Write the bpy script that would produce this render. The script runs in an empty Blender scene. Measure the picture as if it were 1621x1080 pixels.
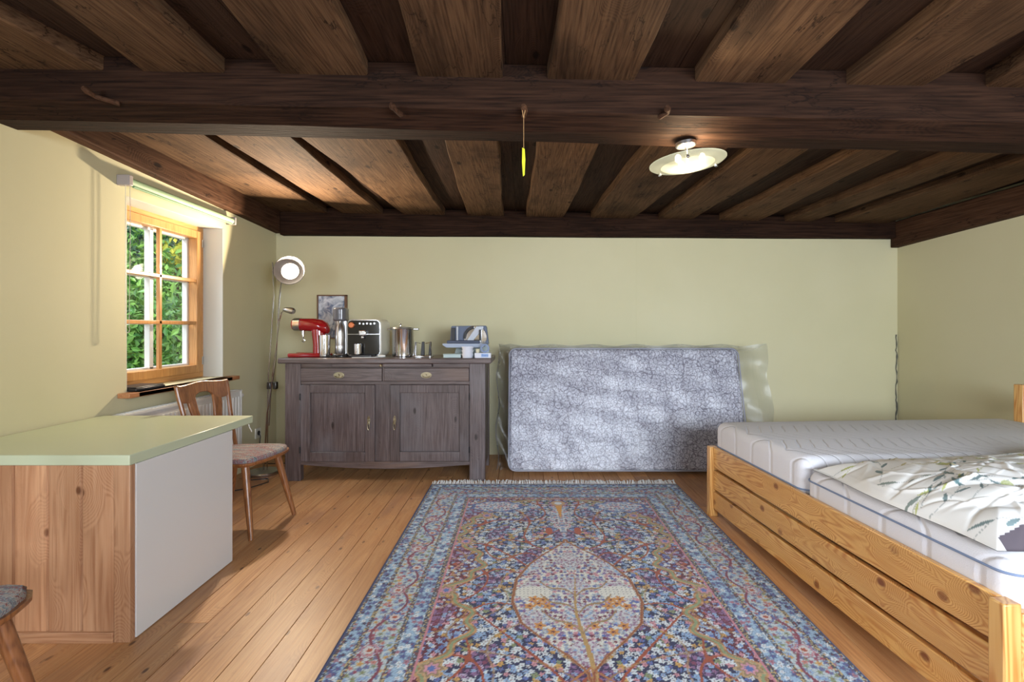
import bpy, bmesh, math, random
import numpy as np
from mathutils import Vector, Matrix

# ------------------------------------------------------------------ camera, world, exposure
scn = bpy.context.scene
col = scn.collection
CAM_H = 1.21
cam_d = bpy.data.cameras.new('camera'); cam = bpy.data.objects.new('camera', cam_d); col.objects.link(cam)
cam.location = (0, 0, CAM_H); cam.rotation_euler = (math.pi/2, 0, 0)
cam_d.sensor_width = 36.0; cam_d.lens = 36.0*780/1621
cam_d.shift_x = -18.5/1621; cam_d.shift_y = -20.0/1621
cam_d.clip_start = 0.02
scn.camera = cam
vs = scn.view_settings
vs.view_transform = 'Standard'; vs.look = 'None'; vs.gamma = 1.0; vs.use_curve_mapping = False
vs.exposure = 0.32

w = bpy.data.worlds.new('sky'); scn.world = w; w.use_nodes = True
wn = w.node_tree.nodes; wl = w.node_tree.links
bg = wn['Background']
sky = wn.new('ShaderNodeTexSky'); sky.sky_type = 'HOSEK_WILKIE'; sky.turbidity = 5
sky.sun_direction = Vector((0.5, -0.4, 0.75)).normalized()
wmix = wn.new('ShaderNodeMix'); wmix.data_type = 'RGBA'; wmix.inputs[0].default_value = 0.75
wl.new(sky.outputs[0], wmix.inputs[6]); wmix.inputs[7].default_value = (0.86, 0.93, 1.0, 1)
wl.new(wmix.outputs[2], bg.inputs[0]); bg.inputs[1].default_value = 1.5

def lamp(kind, name, loc, energy, color, size=None, sizey=None, target=None, angle=None):
    d = bpy.data.lights.new(name, kind); d.energy = energy; d.color = color
    if kind == 'AREA':
        d.size = size
        if sizey: d.shape = 'RECTANGLE'; d.size_y = sizey
    if kind == 'POINT': d.shadow_soft_size = size
    if kind == 'SUN': d.angle = angle
    o = bpy.data.objects.new(name, d); col.objects.link(o); o.location = loc
    if target is not None:
        o.rotation_euler = (Vector(target)-Vector(loc)).to_track_quat('-Z', 'Y').to_euler()
    return o
# overcast daylight coming over the roof on to the garden
lamp('SUN', 'sun', (4, -4, 9), 1.3, (1, .97, .9), angle=math.radians(25), target=(-1.0, .7, 4.5))
# added area lamps standing in for assumed windows; no such openings are built
lamp('AREA', 'rear_added_daylight', (1.6, -1.9, 1.35), 150, (.80, .89, 1.0), 2.6, 1.3, (1.3, 2.4, 0.1)).data.spread = math.radians(120)
lamp('AREA', 'side_added_daylight', (-2.25, -.4, 1.4), 60, (.80, .89, 1.0), 1.0, 1.1, (1.6, 1.6, 0.9))
# added area lamp outside, above the window, standing in for a patch of sky
lamp('AREA', 'added_sky_patch', (-3.9, 3.0, 3.5), 130, (.82, .92, 1.0), 1.5, 1.2, (-1.2, 3.5, 0.9))

# ------------------------------------------------------------------ helpers
class MB:
    """collects shapes into one mesh"""
    def __init__(s): s.v = []; s.f = []; s.seed = []; s.cur = 0.0
    def add(s, vs_, fs, seed=None):
        n = len(s.v); s.v += [tuple(q) for q in vs_]
        s.f += [tuple(i+n for i in f) for f in fs]
        s.seed += [s.cur if seed is None else seed]*len(vs_)
        return s
    def box(s, x0, x1, y0, y1, z0, z1, seed=None, M=None):
        v = [Vector((x, y, z)) for z in (z0, z1) for y in (y0, y1) for x in (x0, x1)]
        if M is not None: v = [M @ q for q in v]
        return s.add(v, [(0,2,3,1),(4,5,7,6),(0,1,5,4),(2,6,7,3),(0,4,6,2),(1,3,7,5)], seed)
    def hexa(s, b, t, seed=None):   # bottom quad (ccw from above), top quad
        return s.add(list(b)+list(t), [(3,2,1,0),(4,5,6,7),(0,1,5,4),(1,2,6,5),(2,3,7,6),(3,0,4,7)], seed)
    def tube(s, pts, r, n=12, seed=None, cap=True):
        pts = [Vector(p) for p in pts]; m = len(pts)
        rs = r if isinstance(r, (list, tuple)) else [r]*m
        V = []; prev = None
        for i, p in enumerate(pts):
            t = (pts[min(i+1, m-1)]-pts[max(i-1, 0)]).normalized()
            if prev is None:
                a = t.cross(Vector((0,0,1)))
                if a.length < .1: a = t.cross(Vector((1,0,0)))
                a.normalize()
            else:
                a = prev - t*prev.dot(t); a.normalize()
            prev = a; b = t.cross(a)
            for k in range(n):
                th = 2*math.pi*k/n
                V.append(p + (a*math.cos(th)+b*math.sin(th))*rs[i])
        F = [(i*n+k, i*n+(k+1)%n, (i+1)*n+(k+1)%n, (i+1)*n+k) for i in range(m-1) for k in range(n)]
        if cap: F += [tuple(range(n))[::-1], tuple((m-1)*n+k for k in range(n))]
        return s.add(V, F, seed)
    def lathe(s, prof, n=32, c=(0,0,0), M=None, seed=None, cap=True):
        V = []
        for r, z in prof:
            for k in range(n):
                th = 2*math.pi*k/n
                V.append(Vector((r*math.cos(th), r*math.sin(th), z)))
        if M is not None: V = [M @ q for q in V]
        V = [q+Vector(c) for q in V]; m = len(prof)
        F = [(i*n+k, i*n+(k+1)%n, (i+1)*n+(k+1)%n, (i+1)*n+k) for i in range(m-1) for k in range(n)]
        if cap: F += [tuple(range(n))[::-1], tuple((m-1)*n+k for k in range(n))]
        return s.add(V, F, seed)
    def prism(s, outline, a0, a1, axis='y', seed=None, M=None):
        n = len(outline); V = []
        for a in (a0, a1):
            for (p, q) in outline:
                V.append(Vector({'x': (a, p, q), 'y': (p, a, q), 'z': (p, q, a)}[axis]))
        if M is not None: V = [M @ q for q in V]
        F = [tuple(range(n)), tuple(range(2*n-1, n-1, -1))] + [(i, i+n, (i+1) % n+n, (i+1) % n) for i in range(n)]
        return s.add(V, F, seed)
    def build(s, name, mat, parent=None, bevel=0, smooth=True, seg=2, sub=0, loc=None):
        me = bpy.data.meshes.new(name); me.from_pydata(s.v, [], s.f)
        bm = bmesh.new(); bm.from_mesh(me); bmesh.ops.recalc_face_normals(bm, faces=bm.faces); bm.to_mesh(me); bm.free()
        at = me.attributes.new('seed', 'FLOAT', 'POINT'); at.data.foreach_set('value', s.seed)
        me.materials.append(mat)
        if smooth:
            me.polygons.foreach_set('use_smooth', [True]*len(me.polygons))
            if not sub: me.set_sharp_from_angle(angle=math.radians(35))
        o = bpy.data.objects.new(name, me); col.objects.link(o)
        if loc: o.location = loc
        if parent is not None: o.parent = parent
        if bevel:
            b = o.modifiers.new('bevel', 'BEVEL'); b.width = bevel; b.segments = seg; b.limit_method = 'ANGLE'
            b.angle_limit = math.radians(40); b.harden_normals = False
        if sub:
            u = o.modifiers.new('sub', 'SUBSURF'); u.levels = sub; u.render_levels = sub
        return o

def tag(o, label=None, cat=None, group=None, kind=None):
    if label: o['label'] = label
    if cat: o['category'] = cat
    if group: o['group'] = group
    if kind: o['kind'] = kind
    return o
def thing(name, loc, label, cat, rz=0, group=None):
    o = bpy.data.objects.new(name, None); col.objects.link(o); o.empty_display_size = .1
    o.location = loc; o.rotation_euler = (0, 0, rz)
    return tag(o, label, cat, group)
def struct(o): o['kind'] = 'structure'; return o
def copy_tree(o, parent=None):
    c = o.copy(); col.objects.link(c)
    if parent is not None: c.parent = parent
    for ch in [q for q in list(col.objects) if q.parent == o]: copy_tree(ch, c)
    return c

def srgb(r, g, b):
    f = lambda c: (c/255/12.92 if c/255 <= .04045 else ((c/255+.055)/1.055)**2.4)
    return (f(r), f(g), f(b), 1)

def rbox(w_, d, h, r, n=5):
    """rounded box outline helper: returns rounded rectangle points (p, q) centred at 0"""
    pts = []
    for cx, cy, a0 in ((w_/2-r, h/2-r, 0), (-w_/2+r, h/2-r, 90), (-w_/2+r, -h/2+r, 180), (w_/2-r, -h/2+r, 270)):
        for k in range(n+1):
            a = math.radians(a0+90*k/n); pts.append((cx+r*math.cos(a), cy+r*math.sin(a)))
    return pts

# ------------------------------------------------------------------ materials
def nm(name):
    m = bpy.data.materials.new(name); m.use_nodes = True
    nt = m.node_tree; return m, nt.nodes, nt.links, nt.nodes['Principled BSDF']
def plain(name, c, rough=.5, metal=0, coat=0, noise=0, nscale=20, bump=0, spec=None):
    m, N, L, P = nm(name)
    P.inputs['Base Color'].default_value = c; P.inputs['Roughness'].default_value = rough
    P.inputs['Metallic'].default_value = metal; P.inputs['Coat Weight'].default_value = coat
    if spec is not None: P.inputs['Specular IOR Level'].default_value = spec
    if noise or bump:
        tc = N.new('ShaderNodeTexCoord'); n = N.new('ShaderNodeTexNoise'); n.inputs['Scale'].default_value = nscale
        n.inputs['Detail'].default_value = 5
        L.new(tc.outputs['Object'], n.inputs['Vector'])
        if noise:
            mx = N.new('ShaderNodeMix'); mx.data_type = 'RGBA'
            mx.inputs[6].default_value = tuple(q*(1-noise) for q in c[:3])+(1,)
            mx.inputs[7].default_value = tuple(min(1, q*(1+noise)) for q in c[:3])+(1,)
            L.new(n.outputs[0], mx.inputs[0]); L.new(mx.outputs[2], P.inputs['Base Color'])
        if bump:
            b = N.new('ShaderNodeBump'); b.inputs['Strength'].default_value = bump; b.inputs['Distance'].default_value = .004
            L.new(n.outputs[0], b.inputs['Height']); L.new(b.outputs[0], P.inputs['Normal'])
    return m
def M_(N, L, op, a, b=None, c=None, clamp=False):
    n = N.new('ShaderNodeMath'); n.operation = op; n.use_clamp = clamp
    for i, q in enumerate((a, b, c)):
        if q is None: continue
        if isinstance(q, (int, float)): n.inputs[i].default_value = q
        else: L.new(q, n.inputs[i])
    return n.outputs[0]
def mixc(N, L, f, a, b, mode='MIX'):
    n = N.new('ShaderNodeMix'); n.data_type = 'RGBA'; n.blend_type = mode
    if isinstance(f, (int, float)): n.inputs[0].default_value = f
    else: L.new(f, n.inputs[0])
    for i, q in ((6, a), (7, b)):
        if isinstance(q, tuple): n.inputs[i].default_value = q
        else: L.new(q, n.inputs[i])
    return n.outputs[2]
def maprange(N, L, v, a, b, c=0, d=1, smooth=True):
    n = N.new('ShaderNodeMapRange')
    if smooth: n.interpolation_type = 'SMOOTHSTEP'
    L.new(v, n.inputs[0])
    for i, q in enumerate((a, b, c, d)): n.inputs[i+1].default_value = q
    return n.outputs[0]
def wood(name, dark, mid, light, axis='Y', scale=1.0, rings=9, knots=.5, knotcol=(.08, .03, .01, 1), rough=.45,
         stretch=.1, seedamp=1.0, streak=.5, coat=0, tonevar=.25, bump=.15, stains=None, kst=.42, kr=1.0, ringmix=1.0, spec=.5, crack=0):
    """cathedral grain: sine of a stretched noise field that bends round knots"""
    m, N, L, P = nm(name)
    tc = N.new('ShaderNodeTexCoord'); at = N.new('ShaderNodeAttribute'); at.attribute_name = 'seed'
    oi = N.new('ShaderNodeObjectInfo')
    rnd = M_(N, L, 'ADD', at.outputs['Fac'], M_(N, L, 'MULTIPLY', oi.outputs['Random'], 7.31))
    wnz = N.new('ShaderNodeTexWhiteNoise'); wnz.noise_dimensions = '1D'; L.new(rnd, wnz.inputs['W'])
    off = N.new('ShaderNodeVectorMath'); off.operation = 'SCALE'; L.new(wnz.outputs['Color'], off.inputs[0]); off.inputs['Scale'].default_value = 40*seedamp
    ad = N.new('ShaderNodeVectorMath'); ad.operation = 'ADD'
    L.new(tc.outputs['Object'], ad.inputs[0]); L.new(off.outputs[0], ad.inputs[1])
    def mapped(st, sc):
        mp = N.new('ShaderNodeMapping'); s = [sc, sc, sc]; s['XYZ'.index(axis)] = sc*st
        mp.inputs['Scale'].default_value = s; L.new(ad.outputs[0], mp.inputs['Vector']); return mp.outputs[0]
    n1 = N.new('ShaderNodeTexNoise'); n1.inputs['Scale'].default_value = 1; n1.inputs['Detail'].default_value = 2; n1.inputs['Roughness'].default_value = .4
    L.new(mapped(stretch, 7*scale), n1.inputs['Vector'])
    vo = N.new('ShaderNodeTexVoronoi'); vo.voronoi_dimensions = '2D'; vo.inputs['Scale'].default_value = 1
    # knots run through the board: cells are laid out along the grain and across the board only
    sx = N.new('ShaderNodeSeparateXYZ'); L.new(mapped(kst, 4.2*scale), sx.inputs[0])
    ia = 'XYZ'.index(axis); oth = [k for k in range(3) if k != ia]
    cb = N.new('ShaderNodeCombineXYZ'); L.new(M_(N, L, 'ADD', sx.outputs[oth[0]], sx.outputs[oth[1]]), cb.inputs[0]); L.new(sx.outputs[ia], cb.inputs[1])
    L.new(cb.outputs[0], vo.inputs['Vector'])
    d = vo.outputs['Distance']
    # only some cells carry a knot
    sep = N.new('ShaderNodeSeparateColor'); L.new(vo.outputs['Color'], sep.inputs[0])
    has = M_(N, L, 'LESS_THAN', sep.outputs[0], knots)
    kf = M_(N, L, 'MULTIPLY', maprange(N, L, d, 0, .5, 1, 0), has)
    field = M_(N, L, 'ADD', n1.outputs[0], M_(N, L, 'MULTIPLY', kf, .55))
    sn = M_(N, L, 'SINE', M_(N, L, 'MULTIPLY', field, rings*6.283))
    ring = M_(N, L, 'MULTIPLY_ADD', sn, .5, .5)
    ring = M_(N, L, 'MULTIPLY', M_(N, L, 'POWER', ring, 1.6), ringmix)
    n2 = N.new('ShaderNodeTexNoise'); n2.inputs['Scale'].default_value = 1; n2.inputs['Detail'].default_value = 6; n2.inputs['Roughness'].default_value = .65
    L.new(mapped(.035, 90*scale), n2.inputs['Vector'])
    n3 = N.new('ShaderNodeTexNoise'); n3.inputs['Scale'].default_value = 1; n3.inputs['Detail'].default_value = 3
    L.new(mapped(.3, 5*scale), n3.inputs['Vector'])
    c = mixc(N, L, ring, mid, dark)
    c = mixc(N, L, maprange(N, L, n2.outputs[0], .35, .7, 0, streak), c, light)
    c = mixc(N, L, maprange(N, L, n3.outputs[0], .4, .75, 0, .4), c, dark)
    if stains is not None:
        n4 = N.new('ShaderNodeTexNoise'); n4.inputs['Scale'].default_value = 1; n4.inputs['Detail'].default_value = 4
        L.new(mapped(.5, 3.1), n4.inputs['Vector'])
        c = mixc(N, L, maprange(N, L, n4.outputs[0], .5, .72, 0, .6), c, stains)
    if crack:
        n5 = N.new('ShaderNodeTexNoise'); n5.inputs['Scale'].default_value = 1; n5.inputs['Detail'].default_value = 5; n5.inputs['Roughness'].default_value = .6
        L.new(mapped(.28, 7.), n5.inputs['Vector'])
        ln = maprange(N, L, M_(N, L, 'ABSOLUTE', M_(N, L, 'SUBTRACT', n5.outputs[0], .5)), .0, .012, 1, 0)
        c = mixc(N, L, M_(N, L, 'MULTIPLY', ln, maprange(N, L, n3.outputs[0], .5, .58, 0, crack)), c, knotcol)
    kd = M_(N, L, 'MULTIPLY', maprange(N, L, d, .035*kr, .085*kr, 1, 0), has)
    c = mixc(N, L, M_(N, L, 'MULTIPLY', kd, .9), c, knotcol)
    # board to board tone
    tone = M_(N, L, 'MULTIPLY_ADD', wnz.outputs['Value'], tonevar*2, 1-tonevar)
    hsv = N.new('ShaderNodeHueSaturation'); L.new(tone, hsv.inputs['Value']); L.new(c, hsv.inputs['Color'])
    L.new(hsv.outputs[0], P.inputs['Base Color'])
    P.inputs['Roughness'].default_value = rough; P.inputs['Coat Weight'].default_value = coat
    P.inputs['Coat Roughness'].default_value = .25; P.inputs['Specular IOR Level'].default_value = spec
    b = N.new('ShaderNodeBump'); b.inputs['Strength'].default_value = bump; b.inputs['Distance'].default_value = .003
    L.new(M_(N, L, 'ADD', n2.outputs[0], M_(N, L, 'MULTIPLY', ring, -.4)), b.inputs['Height']); L.new(b.outputs[0], P.inputs['Normal'])
    return m

beamw = dict(crack=.85, rough=.8, spec=.12, knots=.35, knotcol=(.008, .004, .003, 1), streak=.6, tonevar=.18, bump=.5, ringmix=.6, stretch=.06)
m_beamX = wood('dark_beam_wood_across', srgb(20, 11, 7), srgb(44, 27, 18), srgb(74, 50, 36), 'X', 1, 22, **beamw)
m_beamY = wood('dark_beam_wood_along', srgb(38, 23, 16), srgb(72, 47, 33), srgb(100, 73, 54), 'Y', 1, 22, **beamw)
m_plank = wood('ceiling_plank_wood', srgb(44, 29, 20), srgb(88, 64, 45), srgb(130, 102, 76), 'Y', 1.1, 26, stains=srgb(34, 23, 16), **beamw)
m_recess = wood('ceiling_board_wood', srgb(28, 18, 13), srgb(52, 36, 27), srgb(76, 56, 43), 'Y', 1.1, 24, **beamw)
m_floor = wood('floor_board_wood', srgb(158, 102, 62), srgb(198, 144, 94), srgb(218, 174, 126), 'Y', 1.3, 16, knots=.6, kst=.45, kr=.62, ringmix=.55, stretch=.05,
               knotcol=srgb(84, 50, 36), rough=.42, streak=.6, tonevar=.2, bump=.12, stains=srgb(152, 112, 92))
m_pineY = wood('bed_pine_wood', srgb(186, 120, 56), srgb(226, 178, 108), srgb(236, 198, 136), 'Y', 1.15, 24, knots=.85, kst=.75, kr=1.15,
               knotcol=srgb(112, 52, 22), rough=.3, streak=.25, tonevar=.05, bump=.06, coat=.25, stretch=.13)
m_pineX = wood('bed_pine_wood_across', srgb(186, 120, 56), srgb(226, 178, 108), srgb(236, 198, 136), 'X', 1.15, 22, knots=.3,
               knotcol=srgb(112, 52, 22), rough=.3, streak=.25, tonevar=.05, bump=.06, coat=.25)
m_pineZ = wood('bed_pine_wood_upright', srgb(186, 120, 56), srgb(226, 178, 108), srgb(236, 198, 136), 'Z', 1.15, 22, knots=.2,
               knotcol=srgb(112, 52, 22), rough=.3, streak=.25, tonevar=.05, bump=.06, coat=.25)
m_desk = wood('desk_pine_panelling', srgb(146, 94, 62), srgb(188, 140, 104), srgb(210, 168, 132), 'Z', 1.2, 18, knots=.7, kr=.8, kst=.6, ringmix=.6, stretch=.05,
              knotcol=srgb(96, 50, 26), rough=.4, streak=.5, tonevar=.2, bump=.08)
m_deskX = wood('desk_pine_rail', srgb(146, 94, 62), srgb(184, 136, 100), srgb(206, 164, 128), 'X', 1.2, 18, knots=.2, ringmix=.6,
               knotcol=srgb(96, 50, 26), rough=.4, streak=.5, tonevar=.08, bump=.08)
m_chair = wood('chair_beech_wood', srgb(112, 66, 36), srgb(152, 98, 58), srgb(174, 120, 76), 'Z', 1.5, 16, knots=.05,
               rough=.32, streak=.5, tonevar=.05, bump=.05, coat=.3)
side = dict(rough=.42, knots=.12, knotcol=(.02, .012, .01, 1), streak=.7, tonevar=.1, bump=.15, coat=.35, ringmix=.6, stretch=.06)
m_sideZ = wood('sideboard_wood_upright', srgb(54, 42, 40), srgb(86, 72, 70), srgb(120, 108, 108), 'Z', 1.4, 18, stains=srgb(112, 108, 112), **side)
m_sideX = wood('sideboard_wood_across', srgb(56, 44, 41), srgb(88, 74, 71), srgb(124, 110, 108), 'X', 1.4, 18, stains=srgb(118, 94, 80), **side)
m_winw = wood('window_pine_wood', srgb(176, 118, 62), srgb(206, 150, 88), srgb(220, 172, 114), 'Z', 1.3, 18, ringmix=.5, knots=.05, rough=.35, streak=.5, tonevar=.05, bump=.05)
m_winy = wood('window_pine_wood_across', srgb(176, 118, 62), srgb(206, 150, 88), srgb(220, 172, 114), 'Y', 1.3, 18, ringmix=.5, knots=.05, rough=.35, streak=.5, tonevar=.05, bump=.05)
m_sill = wood('sill_wood', srgb(150, 92, 56), srgb(184, 126, 84), srgb(206, 156, 116), 'Y', 1.3, 18, ringmix=.5, knots=.1, rough=.35, streak=.5, tonevar=.05, bump=.05)

def wall_mat():
    m, N, L, P = nm('yellow_green_wall_paint')
    tc = N.new('ShaderNodeTexCoord')
    n = N.new('ShaderNodeTexNoise'); n.inputs['Scale'].default_value = .9; n.inputs['Detail'].default_value = 4
    L.new(tc.outputs['Object'], n.inputs['Vector'])
    c = mixc(N, L, maprange(N, L, n.outputs[0], .3, .7), srgb(206, 200, 163), srgb(212, 206, 171))
    n2 = N.new('ShaderNodeTexNoise'); n2.inputs['Scale'].default_value = 160; n2.inputs['Detail'].default_value = 3
    L.new(tc.outputs['Object'], n2.inputs['Vector'])
    L.new(c, P.inputs['Base Color']); P.inputs['Roughness'].default_value = .85
    b = N.new('ShaderNodeBump'); b.inputs['Strength'].default_value = .12; b.inputs['Distance'].default_value = .002
    L.new(n2.outputs[0], b.inputs['Height']); L.new(b.outputs[0], P.inputs['Normal'])
    return m
m_wall = wall_mat()
m_white = plain('white_paint', srgb(226, 226, 222), .45)
m_reveal = plain('white_reveal_plaster', srgb(208, 210, 204), .8, bump=.1, nscale=120)
m_chrome = plain('chrome', srgb(215, 215, 218), .14, 1)
m_steel = plain('brushed_steel', srgb(190, 190, 192), .28, 1)
m_dark = plain('black_plastic', srgb(28, 28, 32), .35)
m_blackgloss = plain('black_glossy_plastic', srgb(20, 21, 26), .08, coat=.6)
m_red = plain('red_enamel', srgb(150, 14, 24), .16, coat=.8)
m_cream = plain('cream_plastic', srgb(226, 222, 208), .35)
m_brass = plain('aged_brass', srgb(168, 158, 132), .3, 1, noise=.25, nscale=60)
m_grey = plain('grey_plastic', srgb(128, 134, 144), .35)
m_lgrey = plain('pale_grey_plastic', srgb(196, 202, 212), .3)
m_orange = plain('copper_knob', srgb(196, 110, 62), .3, .4)
# ------------------------------------------------------------------ room shell
XL, XR, YB, YR = -2.37, 3.58, 4.72, -2.0
def zc(x): return 2.266-.0187*x          # underside of the ceiling planks (the old ceiling sags to the right)
WY0, WY1, WZ0, WZ1 = 2.94, 3.885, .83, 2.0

mb = MB(); T = .3
mb.box(XL-T, XL, YR-.2, WY0, 0, 2.5); mb.box(XL-T, XL, WY1, YB+.2, 0, 2.5)
mb.box(XL-T, XL, WY0, WY1, 0, WZ0); mb.box(XL-T, XL, WY0, WY1, WZ1, 2.5)
struct(mb.build('wall_left', m_wall))
mb = MB(); mb.box(XL-T, XR+.3, YB, YB+.2, 0, 2.5)
wb = struct(mb.build('wall_back', m_wall))
mb = MB(); mb.box(XR, XR+.2, YR-.2, YB+.2, 0, 2.5); struct(mb.build('wall_right', m_wall))
mb = MB(); mb.box(XL-T, XR+.2, YR-.2, YR, 0, 2.5); struct(mb.build('wall_rear', m_wall))

# plaster lining of the window recess
mb = MB()
mb.box(XL-.17, XL-.001, WY1-.004, WY1+.001, WZ0, WZ1); mb.box(XL-.17, XL-.001, WY0-.001, WY0+.004, WZ0, WZ1)
mb.box(XL-.17, XL-.001, WY0, WY1, WZ1-.004, WZ1+.001)
struct(mb.build('trim_1', m_reveal))

# wallpaper seams (raised by a hair) and the crack in the right corner
mb = MB()
for x, y0 in ((.32, 0), (-.33, 0), (1.08, 0)):
    mb.box(x, x+.006, YB-.0015, YB+.001, .02, 2.08)
struct(mb.build('trim_2', m_wall))
random.seed(4)
mb = MB(); pts = [(XR-.012+random.uniform(-.008, .006), YB-.004, .25+.03*k) for k in range(31)]
mb.tube(pts, [random.uniform(.002, .008) for _ in pts], 5)
struct(mb.build('trim_3', plain('crumbled_plaster', srgb(96, 96, 88), .95, noise=.6, nscale=90)))

# floor boards
random.seed(11)
mb = MB(); x = XL-.02; k = 0
while x < XR+.02:
    w_ = random.choice((.118, .124, .13, .121)); y = YR-.05-random.uniform(0, 2)
    while y < YB+.05:
        ln = random.uniform(2.2, 4.2); y1 = min(y+ln, YB+.06)
        mb.box(x+.0011, x+w_-.0011, max(y, YR-.05)+.0006, y1-.0006, -.03, 0, seed=k*1.37+.1); k += 1
        y = y1
        if y >= YB+.05: break
    x += w_
fl = mb.build('floor', m_floor, bevel=.0012, seg=1); struct(fl)
mb = MB(); mb.box(XL-.3, XR+.2, YR-.2, YB+.2, -.08, -.031); sb = mb.build('subfloor', plain('dark_gap', srgb(40, 26, 18), .9), fl)

# ceiling: recessed boards and the wide planks below them
def sheet(x0, x1, y0, y1, dz0, dz1, seed=None, mb=None):
    zz = lambda x, d: zc(x)+d
    mb.hexa([(x0, y0, zz(x0, dz0)), (x1, y0, zz(x1, dz0)), (x1, y1, zz(x1, dz0)), (x0, y1, zz(x0, dz0))],
            [(x0, y0, zz(x0, dz1)), (x1, y0, zz(x1, dz1)), (x1, y1, zz(x1, dz1)), (x0, y1, zz(x0, dz1))], seed)
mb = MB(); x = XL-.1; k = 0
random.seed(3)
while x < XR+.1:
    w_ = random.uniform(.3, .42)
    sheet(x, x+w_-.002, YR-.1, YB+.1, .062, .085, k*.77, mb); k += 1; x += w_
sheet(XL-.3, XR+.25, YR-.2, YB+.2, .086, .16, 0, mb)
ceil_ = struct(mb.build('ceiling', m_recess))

def px2(xp, yp):          # a point measured on the plank undersides -> (X, Y)
    k = (xp-829)/(520-yp); X = 1.056*k/(1+.0187*k)
    return X, 780*(zc(X)-CAM_H)/(520-yp)
near = [((-60, 0), (152, 106), (-300, 0), (-60, 96)), ((230, 0), (359, 117), (81, 0), (222, 109)),
        ((523, 0), (582, 124), (349, 0), (443, 120)), ((792, 0), (793, 129), (627, 0), (662, 126)),
        ((1063, 0), (1005, 133), (889, 0), (868, 127)), ((1380, 0), (1243, 137), (1185, 0), (1096, 134)),
        ((1700, 5), (1464, 134), (1514, 0), (1338, 136)), ((1960, 20), (1700, 131), (1740, 20), (1569, 131))]
far = [((344, 228), (518, 338), (205, 218), (437, 334)), ((478, 233), (607, 340), (362, 228), (546, 340)),
       ((637, 238), (706, 344), (496, 233), (642, 341)), ((789, 240), (798, 345), (708, 239), (741, 344)),
       ((942, 245), (891, 348), (848, 243), (833, 347)), ((1115, 262), (998, 350), (1015, 246), (931, 349)),
       ((1263, 248), (1091, 351), (1175, 248), (1037, 351)), ((1405, 248), (1195, 353), (1345, 248), (1132, 352)),
       ((1575, 248), (1276, 355), (1509, 248), (1236, 353)), ((1621, 284), (1403, 355), (1621, 253), (1322, 352))]
def plank(R0, R1, L0, L1, ynear, yfar, i, straight=None):
    (ax, ay), (bx, by) = px2(*R0), px2(*R1); (cx, cy), (dx, dy) = px2(*L0), px2(*L1)
    ex = lambda x0, y0, x1, y1, y: x0+(x1-x0)*(y-y0)/(y1-y0)
    n = 26; V = []; rr = random.Random(i)
    ph = [rr.uniform(0, 6) for _ in range(4)]
    for k in range(n+1):
        y = ynear+(yfar-ynear)*k/n; yy = max(y, straight) if straight is not None else y
        xr = ex(ax, ay, bx, by, yy); xl = ex(cx, cy, dx, dy, yy)
        xr += .006*math.sin(y*3.1+ph[0])+.003*math.sin(y*9+ph[1]); xl += .006*math.sin(y*2.7+ph[2])+.003*math.sin(y*8+ph[3])
        xr = min(xr, XR-.04); xl = max(xl, XL+.01)
        ch = .006
        V += [(xl, y, zc(xl)+.063), (xl, y, zc(xl)+ch), (xl+ch, y, zc(xl)), (xr-ch, y, zc(xr)), (xr, y, zc(xr)+ch), (xr, y, zc(xr)+.063)]
    F = [(k*6+j, k*6+(j+1) % 6, (k+1)*6+(j+1) % 6, (k+1)*6+j) for k in range(n) for j in range(6)]
    F += [tuple(range(6)), tuple(n*6+j for j in range(5, -1, -1))]
    m = MB(); m.add(V, F, i*1.93); return m.build('plank', m_plank, ceil_)
for i, q in enumerate(near): plank(*q, YR+.02, 2.085, i+1, straight=1.25)
for i, q in enumerate(far): plank(*q, 2.1, YB-.06, i+21)

# the big cross beam with its turned pegs
def beam_profile(x):
    b = 2.083-.0235*x
    return [(2.08, zc(x)+.06), (2.08, b+.045), (2.10, b+.038), (2.185, b), (2.31, b), (2.40, b+.045), (2.40, zc(x)+.06)]
mb = MB(); xs = np.linspace(XL-.02, XR+.02, 60); V = []; rr = random.Random(5)
for x in xs:
    for j, (y, z) in enumerate(beam_profile(x)):
        V.append((x, y+(.003*math.sin(x*5+j) if 0 < j < 6 else 0), z+(.003*math.sin(x*3.3+j*2) if 0 < j < 6 else 0)))
n = 7; F = [(k*n+j, k*n+(j+1) % n, (k+1)*n+(j+1) % n, (k+1)*n+j) for k in range(len(xs)-1) for j in range(n)]
F += [tuple(range(n)), tuple((len(xs)-1)*n+j for j in range(n-1, -1, -1))]
mb.add(V, F); xb = struct(mb.build('trim_4', m_beamX, smooth=False, bevel=.004))
def peg(px, py, lean=0.0, ln=.05):
    s = 780/2.06; X = (px-829)/s; Z = CAM_H+(520-py)/s
    m = MB(); m.tube([(X, 2.085, Z), (X-.35*ln+lean*ln, 2.085-ln*.6, Z+ln*.15), (X-.5*ln+lean*ln, 2.085-ln, Z+ln*.3)], [.011, .009, .014], 10)
    m.tube([(X-.5*ln+lean*ln, 2.085-ln, Z+ln*.3), (X-.55*ln+lean*ln, 2.085-ln*1.25, Z+ln*.38)], [.014, .008], 10)
    return m.build('peg', m_beamY, xb)
peg(182, 160, -.6, .07); peg(633, 178); peg(829, 180, .5, .05); peg(1046, 182, .9)
struct(MB().prism([(0, 0), (1, 0), (1, 1)], 0, .001).build('trim_5', m_beamX)) if False else None

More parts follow.
